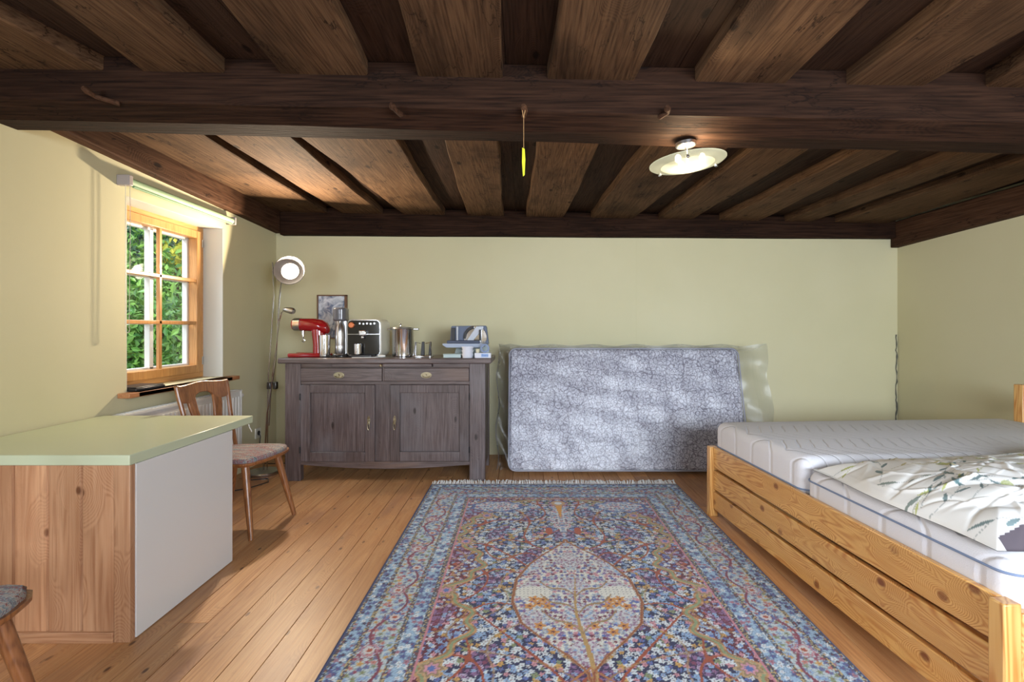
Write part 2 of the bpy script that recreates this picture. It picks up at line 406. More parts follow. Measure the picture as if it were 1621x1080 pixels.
# wall plates
def bar(name, A, B, hA, hB, t, inward, mat):
    """beam whose lower inner edge runs A -> B, heights hA/hB, thickness t away from the room"""
    m = MB(); d = Vector(inward)*-t
    rr = random.Random(len(name)); n = 24; V = []
    A, B = Vector(A), Vector(B)
    for k in range(n+1):
        q = A.lerp(B, k/n); h = hA+(hB-hA)*k/n
        wv = Vector(inward)*(.003*math.sin(k*1.3))+Vector((0, 0, .003*math.sin(k*.9)))
        V += [q+wv, q+wv+Vector((0, 0, h)), q+d+Vector((0, 0, h)), q+d]
    F = [(k*4+j, k*4+(j+1) % 4, (k+1)*4+(j+1) % 4, (k+1)*4+j) for k in range(n) for j in range(4)]
    F += [(0, 1, 2, 3), (n*4+3, n*4+2, n*4+1, n*4)]
    m.add(V, F); return struct(m.build(name, mat, bevel=.008))
bar('trim_5', (XL+.065, YR, 2.36), (XL+.065, YB, 2.118), .02, .215, .1, (1, 0, 0), m_beamY)
bar('trim_6', (XL+.066, YB-.07, 2.095), (XR-.065, YB-.07, 2.062), .27, .19, .1, (0, -1, 0), m_beamX)
bar('trim_7', (XR-.07, YR, 2.21), (XR-.07, YB-.002, 1.98), .06, .24, .1, (-1, 0, 0), m_beamY)

# ------------------------------------------------------------------ window
win = thing('window_1', (XL-.17, 0, 0), None, None); win['kind'] = 'structure'
FX0, FX1 = -.045, .015       # local x of the frame: outside .. room side
def rectframe(mb, y0, y1, z0, z1, w_, x0, x1, wb_=None, wt=None):
    wb_ = wb_ or w_; wt = wt or w_
    mb.box(x0, x1, y0, y0+w_, z0, z1); mb.box(x0, x1, y1-w_, y1, z0, z1)
    mb.box(x0, x1, y0+w_, y1-w_, z0, z0+wb_); mb.box(x0, x1, y0+w_, y1-w_, z1-wt, z1)
mb = MB(); rectframe(mb, WY0, WY1, WZ0, WZ1, .045, FX0, FX1); fr = mb.build('window_frame', m_winy, win, bevel=.004)
mb = MB(); rectframe(mb, WY0+.04, WY1-.04, WZ0+.04, WZ1-.04, .062, FX0+.01, FX1+.018, .06, .058)
sash = mb.build('sash', m_winw, win, bevel=.005)
gy0, gy1, gz0, gz1 = WY0+.1, WY1-.1, WZ0+.098, WZ1-.096
ym = (gy0+gy1)/2
mb = MB(); mb.box(FX1-.012, FX1+.012, ym-.013, ym+.013, gz0, gz1)
for z in (1.252, 1.574): mb.box(FX1-.012, FX1+.012, gy0, gy1, z-.013, z+.013)
mb.build('glazing_bar', m_winw, win, bevel=.004)
mb = MB(); rectframe(mb, gy0-.015, gy1+.015, gz0-.015, gz1+.015, .03, FX0-.03, FX0+.008)
mb.box(FX0-.03, FX0+.008, ym-.018, ym+.018, gz0, gz1)
for z in (1.252, 1.574): mb.box(FX0-.03, FX0+.008, gy0, gy1, z-.015, z+.015)
mb.build('outer_white_bar', m_white, win, bevel=.003)
def glass_mat(name, tint=(1, 1, 1, 1), gl=.12, rough=.02, bump=0, bscale=12, alpha=None):
    m, N, L, P = nm(name); N.remove(P); out = N['Material Output']
    t = N.new('ShaderNodeBsdfTransparent'); t.inputs[0].default_value = tint
    g = N.new('ShaderNodeBsdfGlossy'); g.inputs['Roughness'].default_value = rough; g.inputs[0].default_value = (1, 1, 1, 1)
    mx = N.new('ShaderNodeMixShader'); fz = N.new('ShaderNodeLayerWeight'); fz.inputs[0].default_value = .5
    fac = M_(N, L, 'ADD', M_(N, L, 'MULTIPLY', M_(N, L, 'POWER', fz.outputs['Facing'], 5.), .8), .03+gl, clamp=True)
    L.new(fac, mx.inputs[0]); L.new(t.outputs[0], mx.inputs[1]); L.new(g.outputs[0], mx.inputs[2])
    if bump:
        tc = N.new('ShaderNodeTexCoord'); mp = N.new('ShaderNodeMapping'); mp.inputs['Scale'].default_value = (1, 1, .45)
        n = N.new('ShaderNodeTexNoise'); n.inputs['Scale'].default_value = bscale; n.inputs['Detail'].default_value = 3; n.inputs['Distortion'].default_value = 1.2
        L.new(tc.outputs['Object'], mp.inputs[0]); L.new(mp.outputs[0], n.inputs['Vector'])
        b = N.new('ShaderNodeBump'); b.inputs['Strength'].default_value = bump; b.inputs['Distance'].default_value = .02
        L.new(n.outputs[0], b.inputs['Height']); L.new(b.outputs[0], g.inputs['Normal'])
        L.new(b.outputs[0], fz.inputs['Normal'])
    L.new(mx.outputs[0], out.inputs['Surface']); return m
m_glass = glass_mat('window_glass', gl=.0)
zs = [gz0, 1.252, 1.574, gz1]
for a, b in ((gy0, ym), (ym, gy1)):
    for k in range(3):
        mb = MB(); mb.box(FX0+.012, FX0+.016, a, b, zs[k], zs[k+1]); mb.build('pane', m_glass, win)
mb = MB(); mb.tube([(FX1+.02, WY1-.04, WZ0+.1), (FX1+.02, WY1-.04, WZ0+.16)], .007, 8); mb.build('hinge', m_steel, win)
mb = MB(); mb.tube([(FX1+.02, WY1-.04, WZ1-.16), (FX1+.02, WY1-.04, WZ1-.1)], .007, 8); mb.build('hinge', m_steel, win)
mb = MB(); mb.box(XL-.155-win.location.x, XL+.075-win.location.x, WY0-.001, WY1+.001, WZ0-.03, WZ0-.001)
mb.box(XL+.001-win.location.x, XL+.075-win.location.x, 2.87, 3.985, WZ0-.03, WZ0-.001)
mb.build('window_sill', m_sill, win, bevel=.004)

# garden outside
mb = MB(); mb.box(-14, XL-.32, -2, 16, -.35, -.3); g = mb.build('garden_ground', plain('lawn', srgb(70, 96, 40), .9, noise=.5, nscale=3)); struct(g)
def leaf_mat(name, c1, c2):
    m, N, L, P = nm(name); at = N.new('ShaderNodeAttribute'); at.attribute_name = 'seed'
    L.new(mixc(N, L, at.outputs['Fac'], c1, c2), P.inputs['Base Color']); P.inputs['Roughness'].default_value = .42
    P.inputs['Subsurface Weight'].default_value = 0
    return m
lm = [leaf_mat('green_leaves', srgb(44, 104, 40), srgb(138, 186, 84)), leaf_mat('dark_leaves', srgb(24, 70, 50), srgb(84, 134, 96)),
      leaf_mat('yellow_leaves', srgb(176, 180, 40), srgb(222, 212, 66))]
m_bark = plain('bark', srgb(70, 54, 42), .9, noise=.4, nscale=14, bump=.5)
def shrub(name, c, r, nleaf, size, mat, label, cat, seed, trunk_h, group=None):
    rr = np.random.RandomState(seed)
    root = thing(name, (c[0], c[1], -.3), label, cat, group=group)
    u = rr.normal(size=(nleaf, 3)); u /= np.linalg.norm(u, axis=1)[:, None]
    u *= (rr.rand(nleaf, 1)**.35)*np.array(r)*(1+.22*np.sin(u[:, :1]*7+seed)+.2*np.cos(u[:, 1:2]*9+seed*2))
    u[:, 2] += c[2]+.3
    V = []; F = []; S = []
    ax = rr.normal(size=(nleaf, 3)); ax[:, 2] -= .3; ax /= np.linalg.norm(ax, axis=1)[:, None]
    nr = rr.normal(size=(nleaf, 3)); nr[:, 2] += .9; nr[:, 0] += .5
    bs = np.cross(ax, nr); bs /= np.linalg.norm(bs, axis=1)[:, None]+1e-6
    up = np.cross(bs, ax)
    L_ = size*(.6+.8*rr.rand(nleaf, 1)); W = L_*.42
    p = [u-ax*L_*.5, u-bs*W*.5+up*W*.18, u, u+bs*W*.5+up*W*.18, u+ax*L_*.5]
    A = np.stack(p, 1).reshape(-1, 3)
    idx = np.arange(nleaf)*5
    F = np.concatenate([np.stack([idx, idx+1, idx+2], 1), np.stack([idx+1, idx+4, idx+2], 1), np.stack([idx, idx+2, idx+3], 1), np.stack([idx+2, idx+4, idx+3], 1)])
    me = bpy.data.meshes.new('foliage'); me.from_pydata(A.tolist(), [], F.tolist())
    at = me.attributes.new('seed', 'FLOAT', 'POINT'); at.data.foreach_set('value', np.repeat(rr.rand(nleaf), 5))
    me.materials.append(mat); o = bpy.data.objects.new('foliage', me); col.objects.link(o); o.parent = root
    mb = MB(); q = random.Random(seed)
    for k in range(5):
        a = q.uniform(0, 6.28); mb.tube([(0.05*math.cos(a), .05*math.sin(a), 0), (.2*r[0]*math.cos(a), .2*r[1]*math.sin(a), trunk_h*.6),
                 (.6*r[0]*math.cos(a), .6*r[1]*math.sin(a), trunk_h+.4*r[2])], [.045, .03, .012], 7)
    mb.build('stem', m_bark, root)
    return root
shrub('garden_shrub', (-4.6, 5.3, .9), (1.0, 1.1, 1.25), 9000, .10, lm[0], 'bright green leafy shrub nearest outside the window', 'shrub', 1, 1.0)
shrub('garden_shrub', (-5.6, 7.6, 1.1), (1.3, 1.5, 1.6), 12000, .11, lm[0], 'green shrub filling the lower right window panes', 'shrub', 2, 1.2)
shrub('garden_tree', (-8.5, 9.5, 3.2), (2.2, 2.6, 3.2), 15000, .17, lm[1], 'dark green tree behind the shrubs seen in the upper panes', 'tree', 3, 2.6)
shrub('garden_tree', (-9.6, 14.6, 3.0), (2.4, 2.6, 3.2), 12000, .18, lm[1], 'dark tree seen through the upper right window pane', 'tree', 4, 2.6)
shrub('yellow_shrub', (-5.1, 7.35, 2.25), (.3, .35, .28), 220, .13, lm[2], 'small yellow leaved twig among the green shrubs outside the window', 'shrub', 5, 2.3)
shrub('garden_shrub', (-7.2, 6.3, 1.5), (1.4, 1.6, 2.0), 10000, .13, lm[1], 'dark shrub behind the nearest bright green shrub', 'shrub', 6, 1.5)

# ------------------------------------------------------------------ roller blind
m_blind = plain('pale_green_blind_fabric', srgb(156, 184, 146), .6, bump=.1, nscale=200)
t = thing('roller_blind', (XL+.045, 2.9, 2.075), 'rolled up pale green roller blind on the wall above the window', 'blind')
mb = MB(); mb.tube([(0, 0, 0), (0, 1.02, -.01)], .024, 20); mb.build('blind_roll', m_blind, t)
mb = MB(); mb.tube([(.012, .02, -.026), (.012, 1.0, -.036)], .007, 10); mb.build('bottom_bar', plain('green_bar', srgb(120, 160, 120), .5), t)
m_br = plain('grey_bracket', srgb(168, 160, 158), .5)
mb = MB(); mb.box(-.045, .03, -.035, -.002, -.03, .032); mb.build('bracket', m_br, t, bevel=.005)
mb = MB(); mb.box(-.045, .03, 1.022, 1.04, -.04, .022); mb.build('bracket', m_br, t, bevel=.005)
mb = MB(); rr = random.Random(2); pts = []
for k in range(100):
    a = k/99; ang = math.pi*a
    if a < .45: pts.append((.006, -.03, -.02-a/.45*.85))
    elif a < .55:
        b = (a-.45)/.1*math.pi; pts.append((.006, -.015-.015*math.cos(b), -.87-.02*math.sin(b)))
    else: pts.append((.006, -.0+.004*math.sin(a*9), -.87+(a-.55)/.45*.85))
mb.tube(pts, .0016, 5)
for p in pts: mb.lathe([(.0005, -.0028), (.0028, 0), (.0005, .0028)], 6, p)
mb.build('bead_chain', plain('white_beads', srgb(214, 208, 196), .4), t)

mb = MB(); mb.box(-.08, .08, -.12, .12, 0, .018); mb.box(-.075, .075, -.115, .115, .018, .026)
o = mb.build('black_case', m_dark, bevel=.006, loc=(XL-.03, 3.07, WZ0)); tag(o, 'flat black case lying on the near end of the window sill', 'case')

# ------------------------------------------------------------------ radiator
t = thing('radiator', (XL+.035, 3.42, 0), 'white ribbed panel radiator under the window', 'radiator')
mb = MB(); mb.box(.03, .035, -.58, .58, .12, .7)
for k in range(29):
    y = -.56+k*.04; mb.prism([(.035, y-.014), (.043, y-.009), (.043, y+.009), (.035, y+.014)], .15, .66, 'z')
mb.build('panel', m_white, t, bevel=.002)
mb = MB(); mb.box(-.03, .045, -.59, .59, .7, .712)
for k in range(38): mb.box(-.02, .03, -.57+k*.0303, -.57+k*.0303+.004, .712, .7155)
mb.build('grille', m_white, t)
for s in (1, -1):
    mb = MB(); mb.box(-.03, .045, min(s*.58, s*.588), max(s*.58, s*.588), .12, .7); mb.build('side_cover', m_white, t, bevel=.002)
    mb = MB(); mb.box(-.03, .03, s*.38-.02, s*.38+.02, .0, .65); mb.build('wall_bracket', m_white, t)
    mb = MB(); mb.tube([(0, .54+s*.02, .12), (0, .54+s*.02, 0)], .008, 8); mb.build('pipe', m_white, t)
mb = MB(); mb.tube([(.01, .588, .66), (.01, .64, .66)], [.02, .018], 14); mb.build('valve_knob', m_white, t)

# wall socket
t = thing('wall_socket', (XL+.001, 4.38, .28), 'white wall socket low on the left wall behind the floor lamp', 'socket')
mb = MB(); mb.box(0, .012, -.045, .045, -.045, .045); mb.build('face_plate', m_cream, t, bevel=.004)
mb = MB(); Mx = Matrix.Rotation(math.pi/2, 4, 'Y'); mb.lathe([(.021, 0), (.021, .004)], 20, (.0125, 0, 0), Mx); mb.build('socket_hole', m_dark, t)
# ------------------------------------------------------------------ rug (colours woven into the pile, one vertex per knot cluster)
def make_rug():
    W, Lg = 1.9, 3.1; st = .0045
    nx, ny = int(W/st)+1, int(Lg/st)+1
    u = np.linspace(-W/2, W/2, nx); v = np.linspace(-Lg/2, Lg/2, ny)
    U, V = np.meshgrid(u, v); A = np.abs(U)
    e = np.minimum(W/2-A, Lg/2-np.abs(V))
    rs = np.random.RandomState(7)
    C = np.zeros(U.shape+(3,))
    c_ = lambda r, g, b: np.array(srgb(r, g, b)[:3])
    navy, maroon, ivory, pale = c_(28, 32, 76), c_(92, 20, 46), c_(214, 214, 206), c_(160, 186, 206)
    def flowers(X, Y, cell, rad, pal, wts, seed, ground, petals=5, core=True, jit=.38):
        r2 = np.random.RandomState(seed)
        ix = np.floor(X/cell).astype(int); iy = np.floor(Y/cell).astype(int)
        ox, oy = ix.min()-2, iy.min()-2; sx, sy = ix.max()-ox+4, iy.max()-oy+4
        jx = r2.uniform(-jit, jit, (sx, sy)); jy = r2.uniform(-jit, jit, (sx, sy)); ch = r2.choice(len(pal), size=(sx, sy), p=wts)
        rr = r2.uniform(.75, 1.2, (sx, sy)); ph = r2.uniform(0, 6.28, (sx, sy))
        best = np.full(X.shape, 9.); bi = np.zeros(X.shape, int); bd = np.full(X.shape, 9.)
        for dx in (-1, 0, 1):
            for dy in (-1, 0, 1):
                a, b = ix+dx-ox, iy+dy-oy
                qx = X-(ix+dx+.5+jx[a, b])*cell; qy = Y-(iy+dy+.5+jy[a, b])*cell
                d = np.hypot(qx, qy); th = np.arctan2(qy, qx)
                m = d*(1+.28*np.cos(petals*th+ph[a, b]))/(rad*rr[a, b])
                k = m < best; best[k] = m[k]; bi[k] = ch[a, b][k]; bd[k] = (d/rad)[k]
        P = np.array(pal); out = ground.copy()
        on = best < 1; out[on] = P[bi[on]]
        if core:
            cc = (bd < .34) & on; out[cc] = out[cc]*.35+np.array([.12, .03, .03])
        rim = (best >= 1) & (best < 1.22); out[rim] = out[rim]*.6
        return out
    full = lambda c: np.broadcast_to(c, U.shape+(3,)).copy()
    white, lblue, pink, gold, rust, mblue, green = c_(204, 214, 220), c_(134, 166, 204), c_(196, 140, 152), c_(196, 156, 84), c_(168, 78, 44), c_(84, 108, 172), c_(126, 142, 104)
    # field ground
    av = np.abs(V)
    ub = np.where(av < .52, .60-.15*np.abs(np.sin(math.pi*V/.52)), .60*np.sqrt(np.clip(1-((av-.52)/.68)**2, 0, 1))**.8)
    ub = ub+.018*np.sin(V*46)
    inside = A < ub
    fgr = np.where(inside[..., None], navy, maroon)
    f1 = flowers(A, V, .0235, .0108, [white, lblue, pink, gold, mblue, green], [.42, .24, .09, .08, .12, .05], 3, fgr)
    f2 = flowers(A, V, .0215, .0088, [white, lblue, pink, gold, mblue, rust], [.28, .3, .14, .08, .14, .06], 5, fgr)
    F = np.where(inside[..., None], f1, f2)
    # purple cloud patches of small blossom
    pat = np.sin(A*17+1.3)*np.sin(V*11+.8)+.4*np.sin(A*31+V*23)
    f3 = flowers(A, V, .02, .0085, [c_(130, 96, 140), c_(180, 166, 196), lblue, c_(120, 50, 86)], [.35, .25, .25, .15], 8, np.where(inside[..., None], c_(56, 34, 78), maroon))
    k = pat > .62; F[k] = f3[k]
    # rust and gold tendrils
    g1 = np.sin(A*13+1.8*np.sin(V*9)+.6)-np.cos(V*10+1.6*np.sin(A*11))
    gd = lambda g: np.hypot(*np.gradient(g, v, u))+1.5
    k = (np.abs(g1)/gd(g1) < .0042) & inside; F[k] = rust*.8
    g2 = np.sin(A*19-2*np.sin(V*13)+2)-np.cos(V*15-1.2*np.sin(A*9))
    k = (np.abs(g2)/gd(g2) < .004); F[k] = F[k]*.4+gold*.6*(.7)
    # scalloped frame line of the field
    dl = np.abs(A-ub)/np.sqrt(1+np.clip(np.gradient(ub, v, axis=0), -4, 4)**2)
    k = dl < .016; F[k] = np.where((np.sin(V*120+A*60) > 0)[..., None], c_(190, 142, 96), c_(150, 110, 70))[k]
    k = dl < .006; F[k] = green*1.1
    # palmettes on the frame line
    for (pu, pv) in ((.56, .52), (.56, -.52), (.47, .9), (.47, -.9), (.59, 0), (.5, 1.12)):
        d = np.hypot(A-pu, V-pv); th = np.arctan2(V-pv, A-pu); m = d*(1+.2*np.cos(7*th))
        F[m < .046] = c_(180, 152, 112); F[(m < .036)] = c_(140, 120, 90); F[m < .026] = pink; F[m < .014] = mblue
    # cartouches near the ends
    d = np.hypot((A-.415)/.15, (av-1.06)/.085)*(1+.06*np.cos(8*np.arctan2((av-1.06)/.085, (A-.415)/.15)))
    fw = flowers(A, V, .018, .0075, [c_(96, 76, 110), lblue, pink, mblue], [.25, .4, .2, .15], 12, full(c_(206, 210, 212)))
    k = d < 1.15; F[k] = mblue*.8
    k = d < 1; F[k] = fw[k]
    # vase plume at the ends
    dv = av
    k = (A < .05*(1+.35*np.cos(dv*60))*np.clip(1-np.abs(dv-.86)/.33, 0, 1)+.035*np.exp(-((dv-.9)/.16)**2)); F[k] = fw[k]
    k = (A < .026*np.clip((dv-.84)/.26, 0, 1)) & (dv < 1.10) & (dv > .8); F[k] = c_(206, 144, 40)
    k = np.hypot(A, (dv-1.12)*1.1) < .05; F[k] = c_(186, 150, 110)
    k = np.hypot(A, (dv-1.12)*1.1) < .025; F[k] = white
    for s in (1,):
        k = (np.hypot((A-.085)/.022, (dv-.66)/.05) < 1); F[k] = rust
    # medallion
    pv = np.array([-.62, -.536, -.45, -.36, -.25, -.09, .1, .25, .36, .44, .504, .56])
    pw = np.array([.0, .012, .075, .16, .245, .285, .27, .205, .13, .062, .012, .0])
    mw = np.interp(V, pv, pw)
    f4 = flowers(A, V, .0215, .0085, [c_(120, 96, 150), c_(110, 40, 70), pink, mblue, c_(150, 168, 190)], [.22, .2, .18, .2, .2], 15, full(ivory), 5)
    f5 = flowers(A, V, .017, .006, [c_(150, 120, 150), c_(130, 70, 100), lblue, c_(170, 150, 170)], [.3, .25, .25, .2], 16, full(c_(196, 198, 202)), 5)
    inm = A < mw
    base = np.where((np.sin(V*26+A*8)+np.cos(A*31) > .35)[..., None], f5, f4)
    k = inm; F[k] = base[k]
    # plain ivory pockets with small dots either side
    dd = np.hypot((A-.19)/.085, (V+.02)/.055); k = inm & (dd < 1); F[k] = ivory
    k = k & (np.sin(A*330) > .8) & (np.sin(V*330) > .8); F[k] = navy
    for (cu, cv) in ((.17, -.11), (.13, -.13), (.19, -.075), (.15, -.08), (.21, -.13), (.05, -.27), (.12, -.31), (.17, -.27)):
        d = np.hypot(A-cu, V-cv)*(1+.3*np.cos(5*np.arctan2(V-cv, A-cu))); k = inm & (d < .02); F[k] = c_(198, 138, 66)
        F[inm & (d < .006)] = maroon
    # trunk and branches
    tr = np.abs(U-.012*np.sin(V*9)) < np.interp(V, [-.7, -.45, -.15, .12], [.013, .010, .006, .002]); k = tr & (V < .15) & (V > -.75); F[k] = c_(176, 142, 84)
    for (b0, sl) in ((-.32, 1.0), (-.18, .9), (-.05, .8)):
        d = np.abs(V-(b0+A*sl+.02*np.sin(A*40)))/1.3; k = (d < .005) & (A < .16) & inm; F[k] = c_(150, 124, 84)
    k = (np.abs(A-mw) < .0075) & (V > -.6) & (V < .55) & (mw > .003); F[k] = c_(158, 112, 66)
    k = (np.abs(A-mw) < .0025) & (V > -.6) & (V < .55) & (mw > .003); F[k] = rust*.6
    # arms leaving the medallion foot
    d = np.abs(A-(.02+(-.536-V)*1.1)); k = (d < .006) & (V < -.5) & (V > -.75); F[k] = c_(170, 110, 60)
    C = F
    # borders
    horiz = (W/2-A) > (Lg/2-av)
    s_ = np.where(horiz, A, av)             # runs along the border
    def band(lo, hi, arr): k = (e >= lo) & (e < hi); C[k] = arr[k]
    g1 = flowers(e, s_, .024, .0095, [c_(70, 84, 140), white, c_(150, 110, 130), navy], [.4, .25, .15, .2], 21, full(c_(142, 172, 200)))
    g2 = flowers(e, s_, .026, .010, [c_(70, 84, 140), white, c_(160, 110, 130), c_(96, 112, 150)], [.35, .3, .15, .2], 22, full(c_(146, 176, 204)))
    speck = flowers(e, s_, .011, .0042, [c_(180, 160, 110), c_(150, 168, 184), c_(120, 60, 60)], [.45, .35, .2], 23, full(c_(62, 66, 84)), 4, False)
    mn = flowers(e, s_, .024, .0092, [lblue, c_(150, 72, 92), gold, c_(90, 104, 150), green, c_(186, 120, 110)], [.34, .14, .1, .24, .08, .1], 24, full(c_(176, 190, 196)))
    # undulating vine and rosettes on the main border
    vin = np.abs(e-(.16+.045*np.sin(s_*2*math.pi/.42))); k = vin < .006; mn[k] = c_(120, 50, 70)
    for off, cc in ((0, mblue), (.21, pink)):
        sp = (s_+off) % .42-.21; ec = .16-.02*(1 if off else -1)
        d = np.hypot(sp, e-ec)*(1+.13*np.cos(8*np.arctan2(sp, e-ec)))
        mn[(d < .046) & (d > .041)] = c_(120, 60, 84); mn[(d < .034) & (d > .026)] = cc*.8; mn[(d < .02)] = c_(196, 190, 190); mn[d < .010] = rust*.9
    band(0, .016, full(c_(40, 56, 104))); band(.016, .03, speck); band(.03, .078, g1); band(.078, .098, speck)
    band(.098, .222, mn); band(.222, .242, speck); band(.242, .306, g2); band(.306, .326, speck); band(.326, .336, full(c_(186, 122, 136)))
    C *= rs.uniform(.84, 1.12, U.shape)[..., None]
    # mesh: pile surface with very slight unevenness, thin sides
    Z = .011+.0012*np.sin(U*5)*np.sin(V*4)+rs.uniform(-.0004, .0004, U.shape)
    Z[(e < .006)] = .003
    verts = np.stack([U, V, Z], -1).reshape(-1, 3)
    i = np.arange(nx*ny).reshape(ny, nx)
    q = np.stack([i[:-1, :-1], i[:-1, 1:], i[1:, 1:], i[1:, :-1]], -1).reshape(-1, 4)
    me = bpy.data.meshes.new('pile')
    me.vertices.add(len(verts)); me.vertices.foreach_set('co', verts.ravel())
    me.loops.add(q.size); me.loops.foreach_set('vertex_index', q.ravel().astype(np.int32))
    me.polygons.add(len(q)); me.polygons.foreach_set('loop_start', np.arange(0, q.size, 4, dtype=np.int32))
    me.update(); me.validate()
    ca = me.color_attributes.new('weave', 'FLOAT_COLOR', 'POINT')
    rgba = np.concatenate([np.clip(C, 0, 1), np.ones(C.shape[:2]+(1,))], -1).reshape(-1).astype(np.float32)
    ca.data.foreach_set('color', rgba)
    m, N, L, P = nm('woven_wool_rug'); at = N.new('ShaderNodeAttribute'); at.attribute_name = 'weave'
    P.inputs['Roughness'].default_value = .95; P.inputs['Sheen Weight'].default_value = .15
    tc = N.new('ShaderNodeTexCoord'); n = N.new('ShaderNodeTexNoise'); n.inputs['Scale'].default_value = 380; n.inputs['Detail'].default_value = 2
    L.new(tc.outputs['Object'], n.inputs['Vector'])
    L.new(mixc(N, L, 1.0, at.outputs['Color'], mixc(N, L, n.outputs[0], (.72, .72, .72, 1), (1.25, 1.25, 1.25, 1)), 'MULTIPLY'), P.inputs['Base Color'])
    b = N.new('ShaderNodeBump'); b.inputs['Strength'].default_value = .5; b.inputs['Distance'].default_value = .003
    L.new(n.outputs[0], b.inputs['Height']); L.new(b.outputs[0], P.inputs['Normal'])
    me.materials.append(m)
    t = thing('oriental_rug', (.235, 3.806-1.55, 0), 'large blue and maroon floral oriental rug with ivory medallion and white fringe on the floor', 'rug')
    o = bpy.data.objects.new('pile', me); col.objects.link(o); o.parent = t
    # backing
    mb = MB(); mb.box(-W/2+.003, W/2-.003, -Lg/2+.003, Lg/2-.003, .0003, .004); mb.build('backing', plain('rug_backing', srgb(60, 66, 96), .9), t)
    # fringe
    mb = MB(); rr = random.Random(9)
    for sgn in (1, -1):
        x = -W/2+.01
        while x < W/2-.01:
            y0 = sgn*(Lg/2-.004); ln = rr.uniform(.055, .078)*(1+.12*math.sin(x*9)); a = rr.uniform(-.03, .03)+.02*math.sin(x*13)
            mb.tube([(x, y0, .006), (x+a*.3, y0+sgn*ln*.45, .016+rr.uniform(0, .016)), (x+a, y0+sgn*ln, .004+rr.uniform(0, .01))], [.0035, .0036, .0016], 4)
            x += rr.uniform(.006, .010)
    fr_ = mb.build('fringe', plain('cream_fringe', srgb(214, 212, 208), .95), t); fr_['kind'] = 'stuff'
    return t
make_rug()

# ------------------------------------------------------------------ desk counter
t = thing('desk_counter', (-1.515, 1.902, 0), 'pale green topped pine panelled desk with a white side panel against the left wall', 'desk')
DW = .845
mb = MB(); mb.box(-DW+.003, 0, -.008, .856, .682, .722); mb.build('desk_top', plain('pale_green_desk_top', srgb(190, 198, 168), .34, noise=.05, nscale=2), t, bevel=.003)
mb = MB(); x = -DW+.06; k = 0
for i in range(6):
    x0 = -.062-.131*(i+1); x1 = x0+.131
    mb.prism([(x0+.0015, .008), (x0+.006, .001), (x1-.006, .001), (x1-.0015, .008), (x1, .016), (x0, .016)], .038, .68, 'z', seed=i*1.7+.3) if x0 > -DW-.01 else None
mb.build('front_panel', m_desk, t)
mb = MB(); mb.box(-.062, .0, -.006, .02, .0, .682, seed=.5); mb.build('corner_post', m_desk, t, bevel=.002)
mb = MB(); mb.box(-DW+.01, -.063, -.012, .014, 0, .04); mb.build('base_rail', m_deskX, t, bevel=.002)
mb = MB(); mb.box(-.011, .004, .021, .655, .004, .682); mb.build('side_panel', plain('white_laminate', srgb(214, 212, 210), .32), t, bevel=.001)
mb = MB(); mb.tube([(-.006+.0, .852-.03, .68), (.0, .852-.03, .66), (.004, .83, .645), (.002, .838, .635), (-.002, .845, .64)], .0025, 6); mb.build('hook', m_white, t)

# ------------------------------------------------------------------ chairs
def weave(name, cs, sc):
    m, N, L, P = nm(name); tc = N.new('ShaderNodeTexCoord')
    mp = N.new('ShaderNodeMapping'); mp.inputs['Scale'].default_value = (3, 24, 3); mp.inputs['Rotation'].default_value = (0, 0, .25); L.new(tc.outputs['Object'], mp.inputs[0])
    n = N.new('ShaderNodeTexNoise'); n.inputs['Scale'].default_value = 1; n.inputs['Detail'].default_value = 2; L.new(mp.outputs[0], n.inputs['Vector'])
    n2 = N.new('ShaderNodeTexNoise'); n2.inputs['Scale'].default_value = 170; L.new(tc.outputs['Object'], n2.inputs['Vector'])
    rp = N.new('ShaderNodeValToRGB'); rp.color_ramp.interpolation = 'LINEAR'
    el = rp.color_ramp.elements
    while len(el) < len(cs): el.new(.5)
    for i, c in enumerate(cs): el[i].position = .25+.5*i/(len(cs)-1); el[i].color = c
    f = M_(N, L, 'ADD', n.outputs[0], M_(N, L, 'MULTIPLY_ADD', n2.outputs[0], sc, -sc/2)); L.new(f, rp.inputs[0])
    L.new(rp.outputs[0], P.inputs['Base Color']); P.inputs['Roughness'].default_value = .9
    b = N.new('ShaderNodeBump'); b.inputs['Strength'].default_value = .5; b.inputs['Distance'].default_value = .002
    L.new(n2.outputs[0], b.inputs['Height']); L.new(b.outputs[0], P.inputs['Normal'])
    return m
m_seat = weave('striped_wool_seat_fabric', [srgb(60, 84, 100), srgb(150, 160, 160), srgb(150, 84, 84), srgb(106, 126, 136), srgb(176, 166, 156), srgb(130, 60, 64), srgb(80, 96, 112)], .5)
def seat_outline(k=0.0):
    pts = []   # front is +x
    P = [(.215+k, 0), (.212+k, .09), (.195+k, .165+k), (.165+k, .205+k), (.12, .215+k), (0, .2+k), (-.12, .165+k), (-.19, .135+k), (-.215-k, .09), (-.22-k, 0)]
    P = P+[(a, -b) for a, b in P[-2:0:-1]]
    return P
